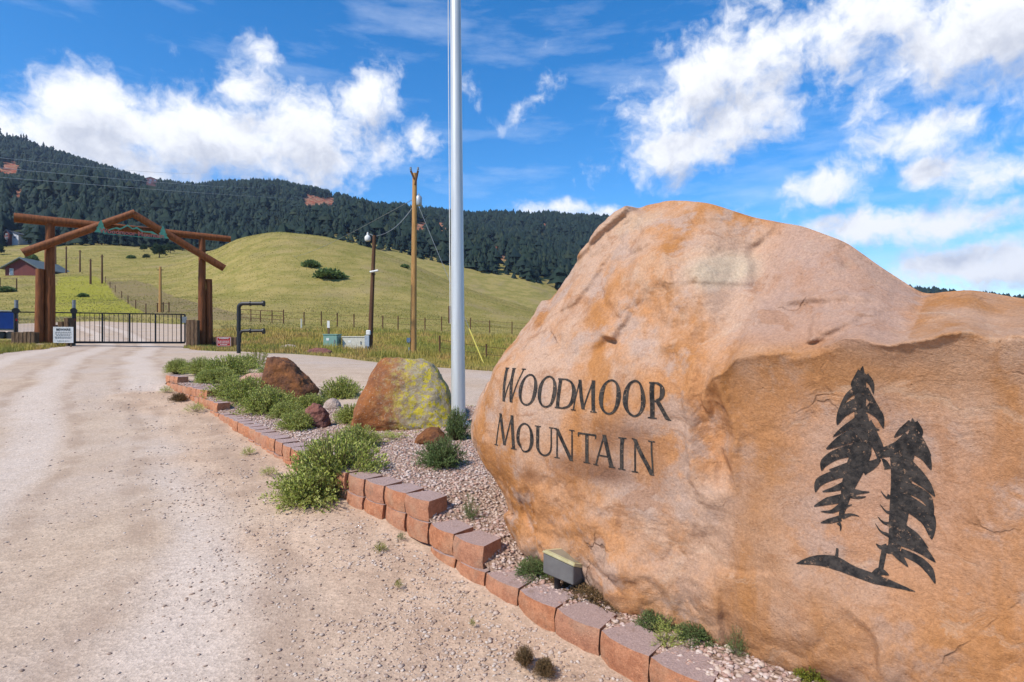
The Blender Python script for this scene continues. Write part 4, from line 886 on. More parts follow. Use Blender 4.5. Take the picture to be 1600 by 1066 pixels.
# ------------------------------------------------------------------ log gateway
GL = np.array([-19.9, 24.5]); GR = np.array([-15.2, 27.9]); GD = (GR - GL) / np.linalg.norm(GR - GL); GN = np.array([GD[1], -GD[0]])   # along, towards the camera
def gp_(k, off=0, z=0): q = GL + GD * k + GN * off; return Vector((q[0], q[1], z))
def gk(px, off=0):      # k along the gate line for an image column
    u = (px - HX) / F; o = GL + GN * off; return float((u * o[1] - o[0]) / (GD[0] - u * GD[1]))
def gz(px, py, off=0): k = gk(px, off); return EYE + (HY - py) / F * (GL + GD * k + GN * off)[1]
def gateway():
    KR = float(np.linalg.norm(GR - GL)); root = thing('log_gateway', 'tall gabled gateway of brown stained logs spanning the gravel road', 'gateway', gp_(KR / 2, 0, z1(*(GL + GD * KR / 2))))
    def log(name, a, b, r0, r1, n=14):
        a, b = Vector(a), Vector(b); m = MB(); k = 9; pts = [a + (b - a) * (i / (k - 1)) + Vector((random.uniform(-.006, .006), random.uniform(-.006, .006), random.uniform(-.006, .006))) for i in range(k)]
        m.tube(pts, [(r0 + (r1 - r0) * i / (k - 1)) * random.uniform(.97, 1.03) for i in range(k)], n); return m.build(name, WOOD, root, smooth=True)
    zb = 6.70; zl = z1(*GL); zr = z1(*GR)
    log('post', gp_(0, 0, zl), gp_(0, 0, zb - .1), .20, .165); log('post', gp_(KR, 0, zr), gp_(KR, 0, zb - .1), .19, .15)
    log('post', gp_(-.34, .06, zl), gp_(-.32, .06, 4.62), .175, .15); m = log('post', gp_(KR + .33, -.02, zr), gp_(KR + .31, -.02, 4.6), .165, .14)
    log('beam', gp_(-1.16, 0, zb + .02), gp_(KR + 1.26, 0, zb - .02), .205, .15)
    ap = gp_(KR / 2 + .05, .33, 7.37); log('rafter', gp_(-.86, .33, 5.22), ap + Vector((GD[0] * .1, GD[1] * .1, .05)), .18, .155); log('rafter', gp_(KR + .93, .345, 5.15), ap, .175, .155)
    for k, z in ((-.15, zl), (KR + .12, zr)):
        m = MB(); q = gp_(k, .04, z); m.lathe(q + Vector((0, 0, -.2)), [(.50, 0), (.50, .26), (.46, .31)], 18); m.build('footing', CONC, root)
    # hanging cut-out sign
    g = simple('sign_green', (.06, .22, .15), (.10, .30, .22), 9, .6, .3); rs = simple('sign_rust', (.42, .13, .10), (.30, .10, .09), 9, .6, .3)
    kc = KR / 2; r = Vector((GD[0], GD[1], 0)); nv = Vector((GN[0], GN[1], 0)); L0 = Vector(root.location)
    def cut(name, pts, mat, off=.34): MB().poly([gp_(kc + a, off, z) for a, z in pts], nv * .02).build(name, mat, root)
    for c in (-1.12, 1.22):
        cut('tree_cutout', [(c - .24, 6.33), (c + .24, 6.33), (c + .12, 6.5), (c + .17, 6.5), (c + .08, 6.65), (c + .11, 6.65), (c, 6.92), (c - .11, 6.65), (c - .08, 6.65), (c - .17, 6.5), (c - .12, 6.5)], g, .56)
    cut('mountain_cutout', [(-.85, 6.50), (-.55, 6.64), (-.42, 6.60), (-.15, 6.80), (.05, 6.66), (.2, 6.74), (.45, 6.58), (.8, 6.60), (1.05, 6.46), (1.05, 6.40), (.7, 6.53), (.4, 6.52), (.2, 6.66), (.05, 6.60), (-.15, 6.73), (-.42, 6.54), (-.6, 6.56), (-.85, 6.44)], g, .55)
    text_part('lettering', 'Woodmoor Mountain', .27, rs, root, gp_(kc + .05, .58, 6.42) - L0, r, (0, 0, 1), True)
    m = MB(); m.box(gp_(kc + .05, .56, 6.30), (2.2, .02, .03), math.atan2(GD[1], GD[0])); m.build('sign_rail', g, root)
    # driveway gate
    back = -.55; k0, k1 = gk(117, back), gk(289, back); zt0 = gz(117, 489, back); zt1 = gz(289, 491.5, back); zb0 = gz(117, 535, back); zb1 = gz(289, 535.5, back)
    groot = thing('sliding_gate', 'black steel sliding driveway gate with upright bars beneath the log gateway', 'gate', gp_((k0 + k1) / 2, back, (zb0 + zb1) / 2 - .03)); ra = math.atan2(GD[1], GD[0])
    def pt(k, top, dz=0): f = (k - k0) / (k1 - k0); z = (zt0 + (zt1 - zt0) * f) if top else (zb0 + (zb1 - zb0) * f); return gp_(k, back, z + dz)
    for nm, tp, w in (('top_rail', True, .03), ('bottom_rail', False, .055)): MB().tube([pt(k0 - 2.5 if tp else k0, tp), pt(k1, tp)], w, 6).build(nm, BLACK, groot)
    for px in (117.5, 160, 202.5, 243, 283, 289): k = gk(px, back); MB().tube([pt(k, False), pt(k, True)], .036, 6).build('stile', BLACK, groot)
    bar = None
    nb = 24
    for i in range(1, nb):
        k = k0 + (k1 - k0) * i / nb
        MB().tube([pt(k, False), pt(k, True)], .0125, 5).build('bar', BLACK, groot)
    MB().box(gp_(gk(288, back), back + .05, gz(288, 500, back)), (.2, .03, .30), ra).build('lock_plate', CREAM, groot)
    # roller posts
    for px, lab in ((115.5, 'grey steel roller post at the hinge end of the driveway gate'), (25.5, 'grey steel roller post beside the blue trailer left of the log gateway')):
        k = gk(px, back - .12); q = gp_(k, back - .12); zg_ = z1(q.x, q.y); t = thing('roller_post', lab, 'post', (q.x, q.y, zg_), 'gate roller posts')
        MB().tube([q + Vector((0, 0, zg_ - .1)), q + Vector((0, 0, gz(px, 469, back - .12)))], .07, 10).build('post', STEEL, t, True)
        q2 = gp_(k - .02, back + .06); m = MB(); m.tube([q2 + Vector((0, 0, zg_)), q2 + Vector((0, 0, gz(px, 489, back)))], .055, 8); m.build('guide_post', BLACK, t)
        zc = gz(px, 486, back); m = MB(); m.tube([gp_(k, back - .05, zc), gp_(k, back + .16, zc)], .13, 14); m.build('roller', BLACK, t, True)
        m = MB(); m.box(gp_(k + .03, back + .15, gz(px, 500, back)), (.06, .02, .10), ra); m.build('reflector', REDP, t)
    # light mesh panel left of the gateway
    pr = thing('mesh_fence', 'thin wire mesh fence panel between the roller posts behind the logs', 'fence panel', gp_(gk(60, back), back, z1(*(GL + GD * gk(60, back) - GN * .55))))
    ka, kb = gk(30, back - .1), gk(112, back - .1)
    for i in range(41):
        k = ka + (kb - ka) * i / 40; MB().tube([gp_(k, back - .1, 1.42), gp_(k, back - .1, 2.62)], .006, 4).build('wire', STEEL, pr)
    MB().tube([gp_(ka, back - .1, 1.40), gp_(kb, back - .1, 1.40)], .02, 5).build('rail', BLACK, pr)
gateway()

# ------------------------------------------------------------------ tie planters and signs by the gateway
def ties(name, label, spec, group=None):
    """row of upright weathered ties: (px, top py, base py, width px, distance)"""
    b = spec[0]; y = b[4]; x = (b[0] - HX) / F * y; root = thing(name, label, 'timber', (x, y, z1(x, y)), group)
    for px, pt, pb, w, Y in spec:
        X = (px - HX) / F * Y; W = w * Y / F; zt = EYE + (HY - pt) / F * Y; zb = z1(X, Y) - .1; m = MB(); m.box((X, Y, (zt + zb) / 2), (W * .96, .24, zt - zb), random.uniform(-.06, .06)); m.build('tie', OLDWOOD, root, bevel=.015)
    return root
ties('tie_planter', 'low row of dark weathered ties left of the left gateway posts', [(24 + 6.2 * i, 519 + random.uniform(-.6, .6), 541, 6.2, 24.0) for i in range(6)])
ties('tie_steps', 'stepped dark ties rising behind the white notice sign', [(88, 508, 540, 7, 25.2), (97, 503, 540, 8, 25.2), (106.5, 497, 540, 8, 25.2), (112, 498, 540, 4, 25.2)])
ties('tie_stub', 'thick stub of upright ties between gate end and right gateway post', [(296, 500, 542, 7, 27.3), (302.5, 500, 542, 6, 27.3), (308, 500.5, 542, 5, 27.3)])
ties('tie_planter', 'low brown ties standing behind the red warning sign', [(334, 527, 544, 6, 28.2), (341, 526, 544, 8, 28.2), (349, 526, 544, 8, 28.2), (357, 526, 544, 7, 28.2), (363, 527, 544, 5, 28.2), (369, 527, 544, 5, 28.2)])
def sign(name, label, x0, y0, x1, y1, Y, face, title, ink, rows, frame=None):
    cx = ((x0 + x1) / 2 - HX) / F * Y; w = (x1 - x0) * Y / F; h = (y1 - y0) * Y / F; zc = EYE + (HY - (y0 + y1) / 2) / F * Y
    a = math.atan2(-cx, Y) * .55; r = Vector((math.cos(a), math.sin(a), 0)); n = Vector((r.y, -r.x, 0)); c = Vector((cx, Y, zc)); zgd = z1(cx, Y)
    root = thing(name, label, 'sign', (cx, Y, zgd)); L0 = Vector(root.location)
    MB().box(c, (w, .02, h), a).build('panel', face, root, bevel=.004)
    for s in (-.36, .36): q = c + r * (w * s) - n * .035; MB().box((q.x, q.y, (zc + h * .3 + zgd - .1) / 2), (.05, .04, zc + h * .3 - zgd + .1), a).build('stake', OLDWOOD, root)
    if frame: 
        for s in (-1, 1):
            MB().box(c + n * .014 + Vector((0, 0, s * (h / 2 - .025))), (w - .03, .006, .016), a).build('border', frame, root); MB().box(c + n * .014 + r * (s * (w / 2 - .025)), (.016, .006, h - .082), a).build('border', frame, root)
    text_part('heading', title, h * .19, ink, root, c + n * .013 + Vector((0, 0, h * .33)) - L0, r, (0, 0, 1), True)
    for i, (u, l) in enumerate(rows):       # lines of print too small to read
        x = -l / 2; z = h * u; m = MB()
        while x < l / 2:
            ww = random.uniform(.05, .12); ww = min(ww, l / 2 - x); m.box(c + n * .013 + r * ((x + ww / 2) * w) + Vector((0, 0, z)), (ww * w * .85, .004, h * (.035 if not frame else .07)), a); x += ww + .02
        m.build('print_line', ink, root)
sign('notice_sign', 'white notice board with black print beside the left gateway posts', 86, 511, 112, 536, 24.1, WHITEP, 'BEWARE', INK, [(.17, .8), (.06, .82), (-.02, .7), (-.13, .84), (-.2, .8), (-.38, .6)])
sign('warning_sign', 'small red warning sign with white lettering right of the gateway', 339.5, 526.5, 360, 541.5, 27.6, REDP, 'WARNING', WHITEP, [(.05, .8), (-.13, .78), (-.3, .5)], WHITEP)

# ------------------------------------------------------------------ black pipe stand
def pipe_stand():
    b = G(373, 552, 8); Y = b.y; P = lambda px, py: PX(px, py, Y); root = thing('pipe_stand', 'black bent-pipe keypad stand with two arms beside the road', 'stand', b)
    r = 3.0 * Y / F
    def bend(x, y0, ytop, x1, rad):
        pts = [P(x, y0)] ; pts += [P(x + rad * (1 - math.cos(t)), ytop + rad * (1 - math.sin(t))) for t in np.linspace(0, math.pi / 2, 8)]; pts.append(P(x1, ytop)); return pts
    MB().tube(bend(373, 553, 474.5, 410, 7), r, 10).build('upright', BLACK, root, True); MB().tube(bend(374.5, 535, 517, 411, 7), r * .8, 10).build('lower_arm', BLACK, root, True)
    for px, py in ((411, 474.5), (411, 517.5)): q = P(px, py); MB().tube([q + Vector((-.01, 0, 0)), q + Vector((.05, 0, 0))], r * 1.55, 14).build('flange', BLACK, root, True)
    for px, py in ((391, 474.5), (391, 517)): q = P(px, py); MB().tube([q + Vector((-.02, 0, 0)), q + Vector((.02, 0, 0))], r * 1.3, 12).build('collar', BLACK, root, True)
pipe_stand()

# ------------------------------------------------------------------ utility boxes, poles
def boxes():
    def cab(label, x0, y0, x1, y1, mat, Y, d, tilt=0):
        X = ((x0 + x1) / 2 - HX) / F * Y; w = (x1 - x0) * Y / F; zt = EYE + (HY - y0) / F * Y; zb = z1(X, Y) - .05; root = thing('utility_box', label, 'utility box', (X, Y, zb + .05)); c = (X, Y + d / 2, (zt + zb) / 2)
        MB().box(c, (w, d, zt - zb)).build('cabinet', mat, root, bevel=.03); m = MB(); m.box((X, Y + d / 2, zt + .02), (w + .05, d + .05, .05)); m.build('lid', mat, root, bevel=.012)
        m = MB(); m.box((X - w * .18, Y - .006, zt - .22), (.14, .012, .12)); m.build('label_plate', WHITEP, root); m = MB(); m.box((X + w * .3, Y - .015, (zt + zb) / 2 + .1), (.04, .03, .16)); m.build('handle', STEEL, root)
    cab('pale green metal utility box in the grass', 505, 523.5, 527, 549, GPAINT, 28.5, .7); cab('long cream utility box in the grass beside the light pole', 534.5, 527, 571, 549, CREAM, 28.8, .9)
    Y = 30.5; X = (513.5 - HX) / F * Y; root = thing('marker_post', 'dark marker post with a white plate behind the green utility box', 'marker post', (X, Y, z1(X, Y))); zt = EYE + (HY - 502) / F * Y
    MB().box((X, Y, (zt + z1(X, Y) - .1) / 2), (.10, .06, zt - z1(X, Y) + .1)).build('post', OLDWOOD, root); MB().box((X, Y - .04, zt - .17), (.14, .012, .38)).build('plate', WHITEP, root)
    q = G(471, 513, 20); root = tag(MB().tube([q + Vector((0, 0, -.1)), q + Vector((0, 0, .85))], .07, 8).build('marker_post', CREAM), 'short pale marker post in the weeds by the fence', 'marker post')
boxes()
def light_pole():
    Y = 28.0; P = lambda px, py: PX(px, py, Y); b = P(578, 553); root = thing('light_pole', 'dark wooden yard-light pole with lamp, camera and meter box', 'light pole', (b.x, b.y, z1(b.x, b.y)))
    MB().tube([P(578, 556), P(580.5, 480), P(585, 368)], [.125, .11, .085], 12).build('pole', DPOLE, root, True)
    MB().tube([P(585, 371), P(581, 367), P(577, 366)], .025, 6).build('arm', STEEL, root); c = P(574.5, 373)
    MB().lathe(c + Vector((0, 0, -.13)), [(.10, 0), (.145, .05), (.15, .20), (.10, .27), (.05, .30), (.045, .42), (.02, .44)], 14).build('lamp_head', WHITEP, root, True)
    m = MB(); a, b2 = P(579.5, 426), P(592, 423.5); m.tube([a + Vector((0, -.18, 0)), b2 + Vector((0, -.18, 0))], .05, 8); m.build('camera_housing', WHITEP, root, True); q = P(586, 429); MB().tube([q + Vector((0, -.02, 0)), q + Vector((0, -.18, .1))], .03, 6).build('camera_bracket', STEEL, root)
    q = P(577, 520) + Vector((0, -.17, 0)); MB().box(q, (.22, .12, .24)).build('meter', WHITEP, root, bevel=.03); q = P(575, 533) + Vector((0, -.17, 0)); MB().box(q, (.22, .12, .55)).build('switch_box', GALV, root, bevel=.01)
    q = P(575.5, 545) + Vector((0, -.17, 0)); MB().tube([q + Vector((0, 0, .1)), (q.x, q.y, z1(q.x, q.y) - .1)], .035, 8).build('conduit', GALV, root)
def utility_pole():
    Y = 29.6; P = lambda px, py: PX(px, py, Y); b = P(646, 556); root = thing('utility_pole', 'tall orange-brown wooden utility pole with transformer and guy wire', 'utility pole', (b.x, b.y, z1(b.x, b.y)))
    MB().tube([P(646, 559), P(646.5, 450), P(648, 271)], [.165, .15, .115], 14).build('pole', POLE, root, True)
    for x0, y0, x1, y1 in ((648, 281, 642.5, 268), (649, 290, 653.5, 268)): MB().tube([P(x0, y0) + Vector((0, -.1, 0)), P(x1, y1) + Vector((0, -.1, 0))], [.05, .055], 8).build('insulator_bracket', DPOLE, root)
    for px in (642.3, 653.6): q = P(px, 267) + Vector((0, -.1, 0)); MB().lathe(q, [(.03, 0), (.06, .03), (.05, .08), (.06, .12), (.025, .17)], 10).build('insulator', STEEL, root, True)
    q = P(654, 321) + Vector((0, .05, 0)); MB().lathe(q, [(.14, 0), (.17, .05), (.17, .42), (.12, .50), (.04, .52), (.04, .62)], 14).build('transformer', GALV, root, True)
    MB().tube([P(642.3, 470), P(641.5, 545)], .028, 6).build('conduit', BLACK, root); MB().box(P(639, 532) + Vector((0, -.1, 0)), (.2, .12, .26)).build('meter', GALV, root, bevel=.03); q = P(639.5, 543); MB().tube([q, (q.x, q.y, z1(q.x, q.y))], .05, 8).build('riser', CREAM, root)
    a = P(651, 315); e = G(757, 571, 10); e2 = Vector((e.x, e.y, e.z)); MB().tube([a, e2], .012, 5).build('guy_wire', STEEL, root); d = (a - e2).normalized(); MB().tube([e2 + d * .02, e2 + d * 2.0], .035, 8).build('guy_guard', simple('yellow_guard', (.62, .52, .10), (.55, .46, .1), 8, .6), root)
    # service drops and overhead lines leaving the pole
    def sag(a, b, s, n=14): a, b = Vector(a), Vector(b); return [a + (b - a) * (i / n) + Vector((0, 0, -4 * s * (i / n) * (1 - i / n))) for i in range(n + 1)]
    tag(MB().tube(sag(P(646, 322), PX(586, 369, 28.0), .35), .016, 4).build('service_cable', STEEL), 'slack grey service cable from utility pole to light pole', 'cable')
    f = PX(425, 392, 250); tag(MB().tube(sag(P(645, 312), f, 3.0), .018, 4).build('power_line', STEEL), 'thin power line running from the utility pole over the grass hill', 'cable')
    for (y0, x1, y1, lab) in ((242, 330, 262, 'uppermost'), (259, 430, 284, 'middle'), (275, 525, 299, 'lowest')):
        a = PX(-90, y0 - 5, 55); e = G(x1, y1 + 6, 300); tag(MB().tube(sag(a, e, (e - a).length * .004, 30), .028, 4).build('power_line', GALV), f'{lab} of the three long power lines crossing in front of the wooded mountain', 'cable')
light_pole(); utility_pole()

# ------------------------------------------------------------------ flagpole, floodlight
def flagpole():
    b = Vector((-.69, 7.35, 0)); b.z = bz(b.x, b.y); root = thing('flagpole', 'tall tapered brushed aluminium flagpole rising out of the planting bed', 'flagpole', b)
    alu = M_('aluminium', .42, .5, .35); alu.color(alu.mix(alu.rng(alu.noise(3, 4, .6, stretch=(6, 6, .4)), .3, .7), (.62, .62, .60), (.52, .52, .51))); alu.bump(alu.noise(60, 3, .5, stretch=(1, 1, .05)), .08, .002)
    n = 12; m = MB(); m.tube([b + Vector((-.085 * 0 - .012 * (i / n) * 9.0 * .6, 0, -.2 + 9.2 * i / n)) for i in range(n + 1)], [.094 - .042 * i / n for i in range(n + 1)], 28, True); m.build('pole', alu.m, root, True)
    m = MB(); m.lathe(b + Vector((0, 0, -.02)), [(.17, 0), (.165, .02), (.13, .05), (.10, .07)], 24); m.build('flash_collar', alu.m, root, True)
    c = b + Vector((-.065, 0, 9.05)); m = MB(); m.lathe(c, [(.01, -.06), (.05, -.04), (.075, .02), (.05, .08), (.01, .1)], 14); m.build('finial', simple('gold_ball', (.6, .42, .12), None, 5, .3, .5, .8), root, True)
    MB().tube([b + Vector((-.105, -.03, 1.3)), b + Vector((-.13, -.03, 5.0)), b + Vector((-.135, -.03, 8.9))], .005, 5).build('halyard', WHITEP, root)
    q = b + Vector((-.115, -.02, 1.42)); m = MB(); m.box(q, (.03, .02, .22)); m.build('cleat', DPOLE, root)
flagpole()
def floodlight():
    # box lying against the boulder, lens edge up
    b = B(885, 912); Y = b.y * .955; P = lambda px, py, dy=0: PX(px, py + 9, Y + dy); grey = simple('floodlight_grey', (.20, .19, .175), (.15, .14, .13), 10, .65, .3); trim = simple('floodlight_trim', (.62, .56, .33), (.5, .44, .22), 20, .45, .4)
    root = thing('floodlight', 'grey box floodlight with pale gold rim tilted against the boulder', 'floodlight', (b.x, b.y, bz(b.x, b.y)))
    f0, f1 = P(848.5, 855), P(896, 877); g0, g1 = P(848.5, 886), P(896, 906); r0 = P(924, 881, .13); r1 = P(908, 908, .11); k0 = P(879, 852, .17)
    k1 = k0 + (g0 - f0) * .9; lo = [g0, g1, r1, k1]; hi = [f0, f1, r0, k0]
    m = MB(); m.add(lo + hi, [(3, 2, 1, 0), (4, 5, 6, 7), (0, 1, 5, 4), (1, 2, 6, 5), (2, 3, 7, 6), (3, 0, 4, 7)]); m.build('housing', grey, root, bevel=.004)
    c = (f0 + f1 + r0 + k0) / 4; nrm = (f1 - f0).cross(k0 - f0).normalized(); nrm = nrm if nrm.z > 0 else -nrm
    ring = [c + (p - c) * 1.04 for p in hi]; m = MB(); m.poly([p + nrm * .002 for p in ring], nrm * .012); m.build('rim', trim, root, bevel=.002); m = MB(); m.poly([c + (p - c) * .98 + nrm * .014 for p in hi], nrm * .008); m.build('lens_frame', trim, root); m = MB(); m.poly([c + (p - c) * .84 + nrm * .0225 for p in hi], nrm * .002); m.build('lens', simple('lens_glass', (.30, .28, .2), (.25, .24, .18), 5, .15, .5), root)
    q = (g0 + g1) / 2; m = MB(); m.tube([q + Vector((0, .06, .05)), (q.x, q.y + .08, bz(q.x, q.y + .08) - .05)], .018, 8); m.build('stem', BLACK, root)
floodlight()

# ------------------------------------------------------------------ fences, far poles, barn, houses
def fences():
    root = None
    def fence(name, label, pix, h, r, mat, wires, group=None, rail=False):
        pts = [G(px, py, 30) for px, py in pix]; root = thing(name, label, 'fence', pts[0], group); P = []
        for p in pts: MB().tube([p + Vector((0, 0, -.2)), p + Vector((0, 0, h * random.uniform(.93, 1.07)))], r, 6).build('post', mat, root)
        for w in wires:
            for a, b in zip(pts[:-1], pts[1:]): MB().tube([a + Vector((0, 0, h * w)), b + Vector((0, 0, h * w))], .03 if rail else .012, 4).build('rail' if rail else 'wire', mat, root)
    fence('wire_fence', 'wire fence with thin dark posts along the foot of the grass hill', [(443, 506), (475, 508), (502, 509), (527, 510.5), (553, 512), (577, 513), (598, 515.5), (622, 516.5), (664, 518.5), (690, 517), (735, 519), (765, 520), (800, 522), (835, 524)], 1.4, .06, DPOLE, (.45, .85))
    fence('pipe_fence', 'pipe rail corral fence at the foot of the grass hill', [(376, 502), (392, 503), (407, 504), (425, 505), (443, 506)], 1.35, .05, DPOLE, (.3, .6, .95), rail=True)
    fence('wire_fence', 'wire fence dividing the mown strip from the brown paddock', [(165, 442), (172, 450), (180, 457), (190, 466), (200, 475), (212, 483), (228, 490)], 1.3, .06, DPOLE, (.4, .85))
    fence('wire_fence', 'near wire fence of short dark posts beyond the side road', [(687, 560), (722, 566), (760, 571), (800, 575)], 1.15, .05, DPOLE, (.5, .85))
    fence('rail_fence', 'short dark pole fence in the field below the red barn', [(-30, 451), (0, 452), (26, 454)], 2.2, .10, DPOLE, (.95,), rail=True)
    fence('corral_gate', 'low dark pole frame in the paddock at the foot of the single pole', [(246, 488), (255, 488), (264, 488.5)], 1.2, .07, DPOLE, (.95,), rail=True)
    for px, pt, pb, lab in ((87, 385, 415, 'leftmost'), (103.5, 385, 427, 'second'), (125, 391, 425, 'fourth'), (141.5, 405, 444, 'fifth'), (159.5, 398, 443, 'sixth'), (250.5, 417, 488, 'single')):
        q = G(px, pb, 30); h = (pb - pt) * q.y / F; root = thing('field_pole', f'slim wooden pole standing in the far field, {lab} along its line' if lab != 'single' else 'slim orange-brown pole standing alone in the brown paddock', 'pole', q, 'slim poles in the field')
        MB().tube([q + Vector((0, 0, -.3)), q + Vector((0, 0, h))], [.2, .14], 8).build('pole', DPOLE if lab != 'single' else POLE, root, True)
        MB().box(q + Vector((.0, 0, h * .93)), (.7, .1, .1)).build('crossbar', DPOLE, root)
fences()
def house(name, label, cat, c, w, d, h, rh, rz, wall, roof, over=.4, wins=(), door=None, hip=False, chim=False):
    root = thing(name, label, cat, c); R = Matrix.Rotation(rz, 4, 'Z'); T = lambda x, y, z: Vector(c) + (R @ Vector((x, y, z)))
    m = MB(); V = [T(-w / 2, -d / 2, -2.5), T(w / 2, -d / 2, -2.5), T(w / 2, d / 2, -2.5), T(-w / 2, d / 2, -2.5), T(-w / 2, -d / 2, h), T(w / 2, -d / 2, h), T(w / 2, d / 2, h), T(-w / 2, d / 2, h), T(0, -d / 2, h + rh), T(0, d / 2, h + rh)]
    m.add(V, [(0, 1, 5, 8, 4), (1, 2, 6, 5), (2, 3, 7, 9, 6), (3, 0, 4, 7), (3, 2, 1, 0)]); m.build('wall', wall, root)
    t = .25; sl = rh / (w / 2); m = MB()
    for s in (-1, 1):
        a = [T(0, -d / 2 - over, h + rh + .02), T(s * (w / 2 + over), -d / 2 - over, h - sl * over + .02), T(s * (w / 2 + over), d / 2 + over, h - sl * over + .02), T(0, d / 2 + over, h + rh + .02)]
        m.poly(a, Vector((0, 0, t)))
    ro = m.build('roof', roof, root)
    if chim: m = MB(); q = T(w * .2, 0, h + rh); m.box(q, (.8, .8, 2.0), rz); m.build('chimney', CREAM, root)
    for (x, z, ww, hh, side) in wins:
        q = T(x, -d / 2 - .04, z) if side == 0 else T(w / 2 + .04, x, z); a = rz if side == 0 else rz + math.pi / 2
        f = MB().box(q, (ww + .2, .08, hh + .2), a).build('window', WHITEP, root); n = (R @ Vector((0, -.06, 0))) if side == 0 else (R @ Vector((.06, 0, 0))); g = MB().box(q + n, (ww, .06, hh), a); g.build('pane', simple('pane', (.12, .15, .2), (.2, .24, .3), 2, .1, .5), f)
    return root
def buildings():
    redw = simple('barn_red', (.17, .05, .045), (.13, .04, .038), 1.2, .8, .2, stretch=(3, 3, .2)); roofm = simple('grey_roof', (.13, .155, .15), (.10, .12, .12), .8, .7, .3); dark = simple('dark_roof', (.06, .065, .08), (.09, .09, .1), 1, .7); white = simple('white_siding', (.66, .66, .68), (.55, .55, .57), 1, .7)
    b = G(31, 430, 30); s = b.y / F; house('barn', 'long dark red barn with a low grey roof in the far field', 'barn', b + Vector((.5, 5, 0)), 46 * s, 12, 11 * s, 14.0 * s, .12, redw, roofm, .8, wins=((-14 * s, 4 * s, 4 * s, 9 * s, 0),))
    b = G(57, 424, 30); s = b.y / F; house('shed', 'small white-roofed lean-to at the right end of the red barn', 'shed', b + Vector((3 * s, 3, 0)), 9 * s, 4, 2.5 * s, 3 * s, 0, dark, white, .5)
    b = G(8, 412, 30); s = b.y / F; house('farmhouse', 'low house with a dull reddish roof behind the red barn', 'house', b + Vector((-3 * s, 25, 3)), 30 * s, 9, 5 * s, 5 * s, 1.2, simple('mauve_wall', (.2, .15, .14), None, 1), simple('mauve_roof', (.26, .19, .18), None, 1), .6)
    b = G(25, 383, 30); b = b + Vector((0, 0, 1.0)); s = b.y / F; house('hillside_house', 'white hillside house with a dark red centre gable among the pines', 'house', b + Vector((0, 2, 0)), 20 * s, 10, 12 * s, 4 * s, .1, white, dark, .6, wins=((-5 * s, 7 * s, 3 * s, 3 * s, 0), (5 * s, 7 * s, 3 * s, 3 * s, 0), (0, 3 * s, 2 * s, 5 * s, 0), (0, 10 * s, 3 * s, 2.5 * s, 0)))
    house('gable_wing', 'dark red gabled front wing of the white hillside house', 'house', b + Vector((0, -4.2, -.3)), 7.5 * s, 1.6, 13 * s, 5 * s, .1, redw, dark, .4, wins=((0, 11 * s, 2.4 * s, 2.2 * s, 0), (0, 6 * s, 3 * s, 2 * s, 0), (0, 1.5 * s, 1.6 * s, 4 * s, 0)))
    b = G(236, 290, 300); s = b.y / F; c = b + Vector((0, 2, .6 * s)); house('ridge_house', 'large dark house with red walls on the wooded ridge', 'house', c, 20 * s, 14, 8 * s, 3.5 * s, .3, simple('ridge_wall', (.20, .08, .075), None, .5), dark, .3, wins=((-6 * s, 6.5 * s, 2.6 * s, 2.2 * s, 0), (0, 6.5 * s, 2.6 * s, 2.2 * s, 0), (6 * s, 6.5 * s, 2.6 * s, 2.2 * s, 0), (-1 * s, 2.5 * s, 2.6 * s, 2 * s, 0)))
    b = G(10, 515, 30); Y = 30.0; X = (6 - HX) / F * Y; w = 30 * Y / F; root = thing('trailer', 'blue open-top dumpster trailer with a white rim left of the gateway', 'trailer', (X, Y, z1(X, Y))); z0 = EYE + (HY - 514) / F * Y; zt = EYE + (HY - 487) / F * Y; blue = simple('blue_paint', (.02, .075, .33), (.015, .06, .26), 3, .5, .4)
    ta = math.atan2(-X, Y); cx_, cy_ = X - .8 * math.sin(ta), Y + .8 * math.cos(ta); MB().box((cx_, cy_, (z0 + zt) / 2), (w, 1.6, zt - z0), ta).build('body', blue, root, bevel=.02); MB().box((cx_, cy_, zt + .02), (w + .08, 1.68, .07), ta).build('rim', WHITEP, root); MB().box((cx_, cy_, z0 - .04), (w * .98, 1.5, .07), ta).build('chassis', STEEL, root)
    for sx in (-.25, .2): q = Vector((X + w * sx, Y + .1, z1(X, Y) + .2)); MB().tube([q, q + Vector((0, .2, 0))], .2, 14).build('wheel', BLACK, root, True)
buildings()

# ------------------------------------------------------------------ vegetation
def foliage_mat(name, cols, rough=.65, attrn=None):
    m = M_(name, rough, .2); g = m.N.new('ShaderNodeNewGeometry'); r = m.N.new('ShaderNodeValToRGB'); m.L.new(g.outputs['Random Per Island'], r.inputs[0]); e = r.color_ramp.elements
    while len(e) < len(cols): e.new(.5)
    for i, c in enumerate(cols): e[i].position = i / max(1, len(cols) - 1); e[i].color = (*c, 1)
    col = r.outputs[0]
    if attrn: col = m.mix(.55, col, m.attr(attrn, 'Color'))
    m.color(col); tr = m.N.new('ShaderNodeBsdfTranslucent'); mx = m.N.new('ShaderNodeMixShader'); mx.inputs[0].default_value = .25
    if isinstance(col, tuple): tr.inputs[0].default_value = (*col, 1)
    else: m.L.new(col, tr.inputs[0])
    m.L.new(m.b.outputs[0], mx.inputs[1]); m.L.new(tr.outputs[0], mx.inputs[2]); m.L.new(mx.outputs[0], m.N['Material Output'].inputs['Surface']); return m.m
SAGE = foliage_mat('mound_leaves', [(.24, .30, .05), (.34, .39, .07), (.44, .47, .11), (.54, .52, .18), (.28, .34, .09)])
YGRN = foliage_mat('yellow_weed', [(.20, .24, .03), (.30, .30, .03), (.15, .20, .04), (.38, .34, .03)])
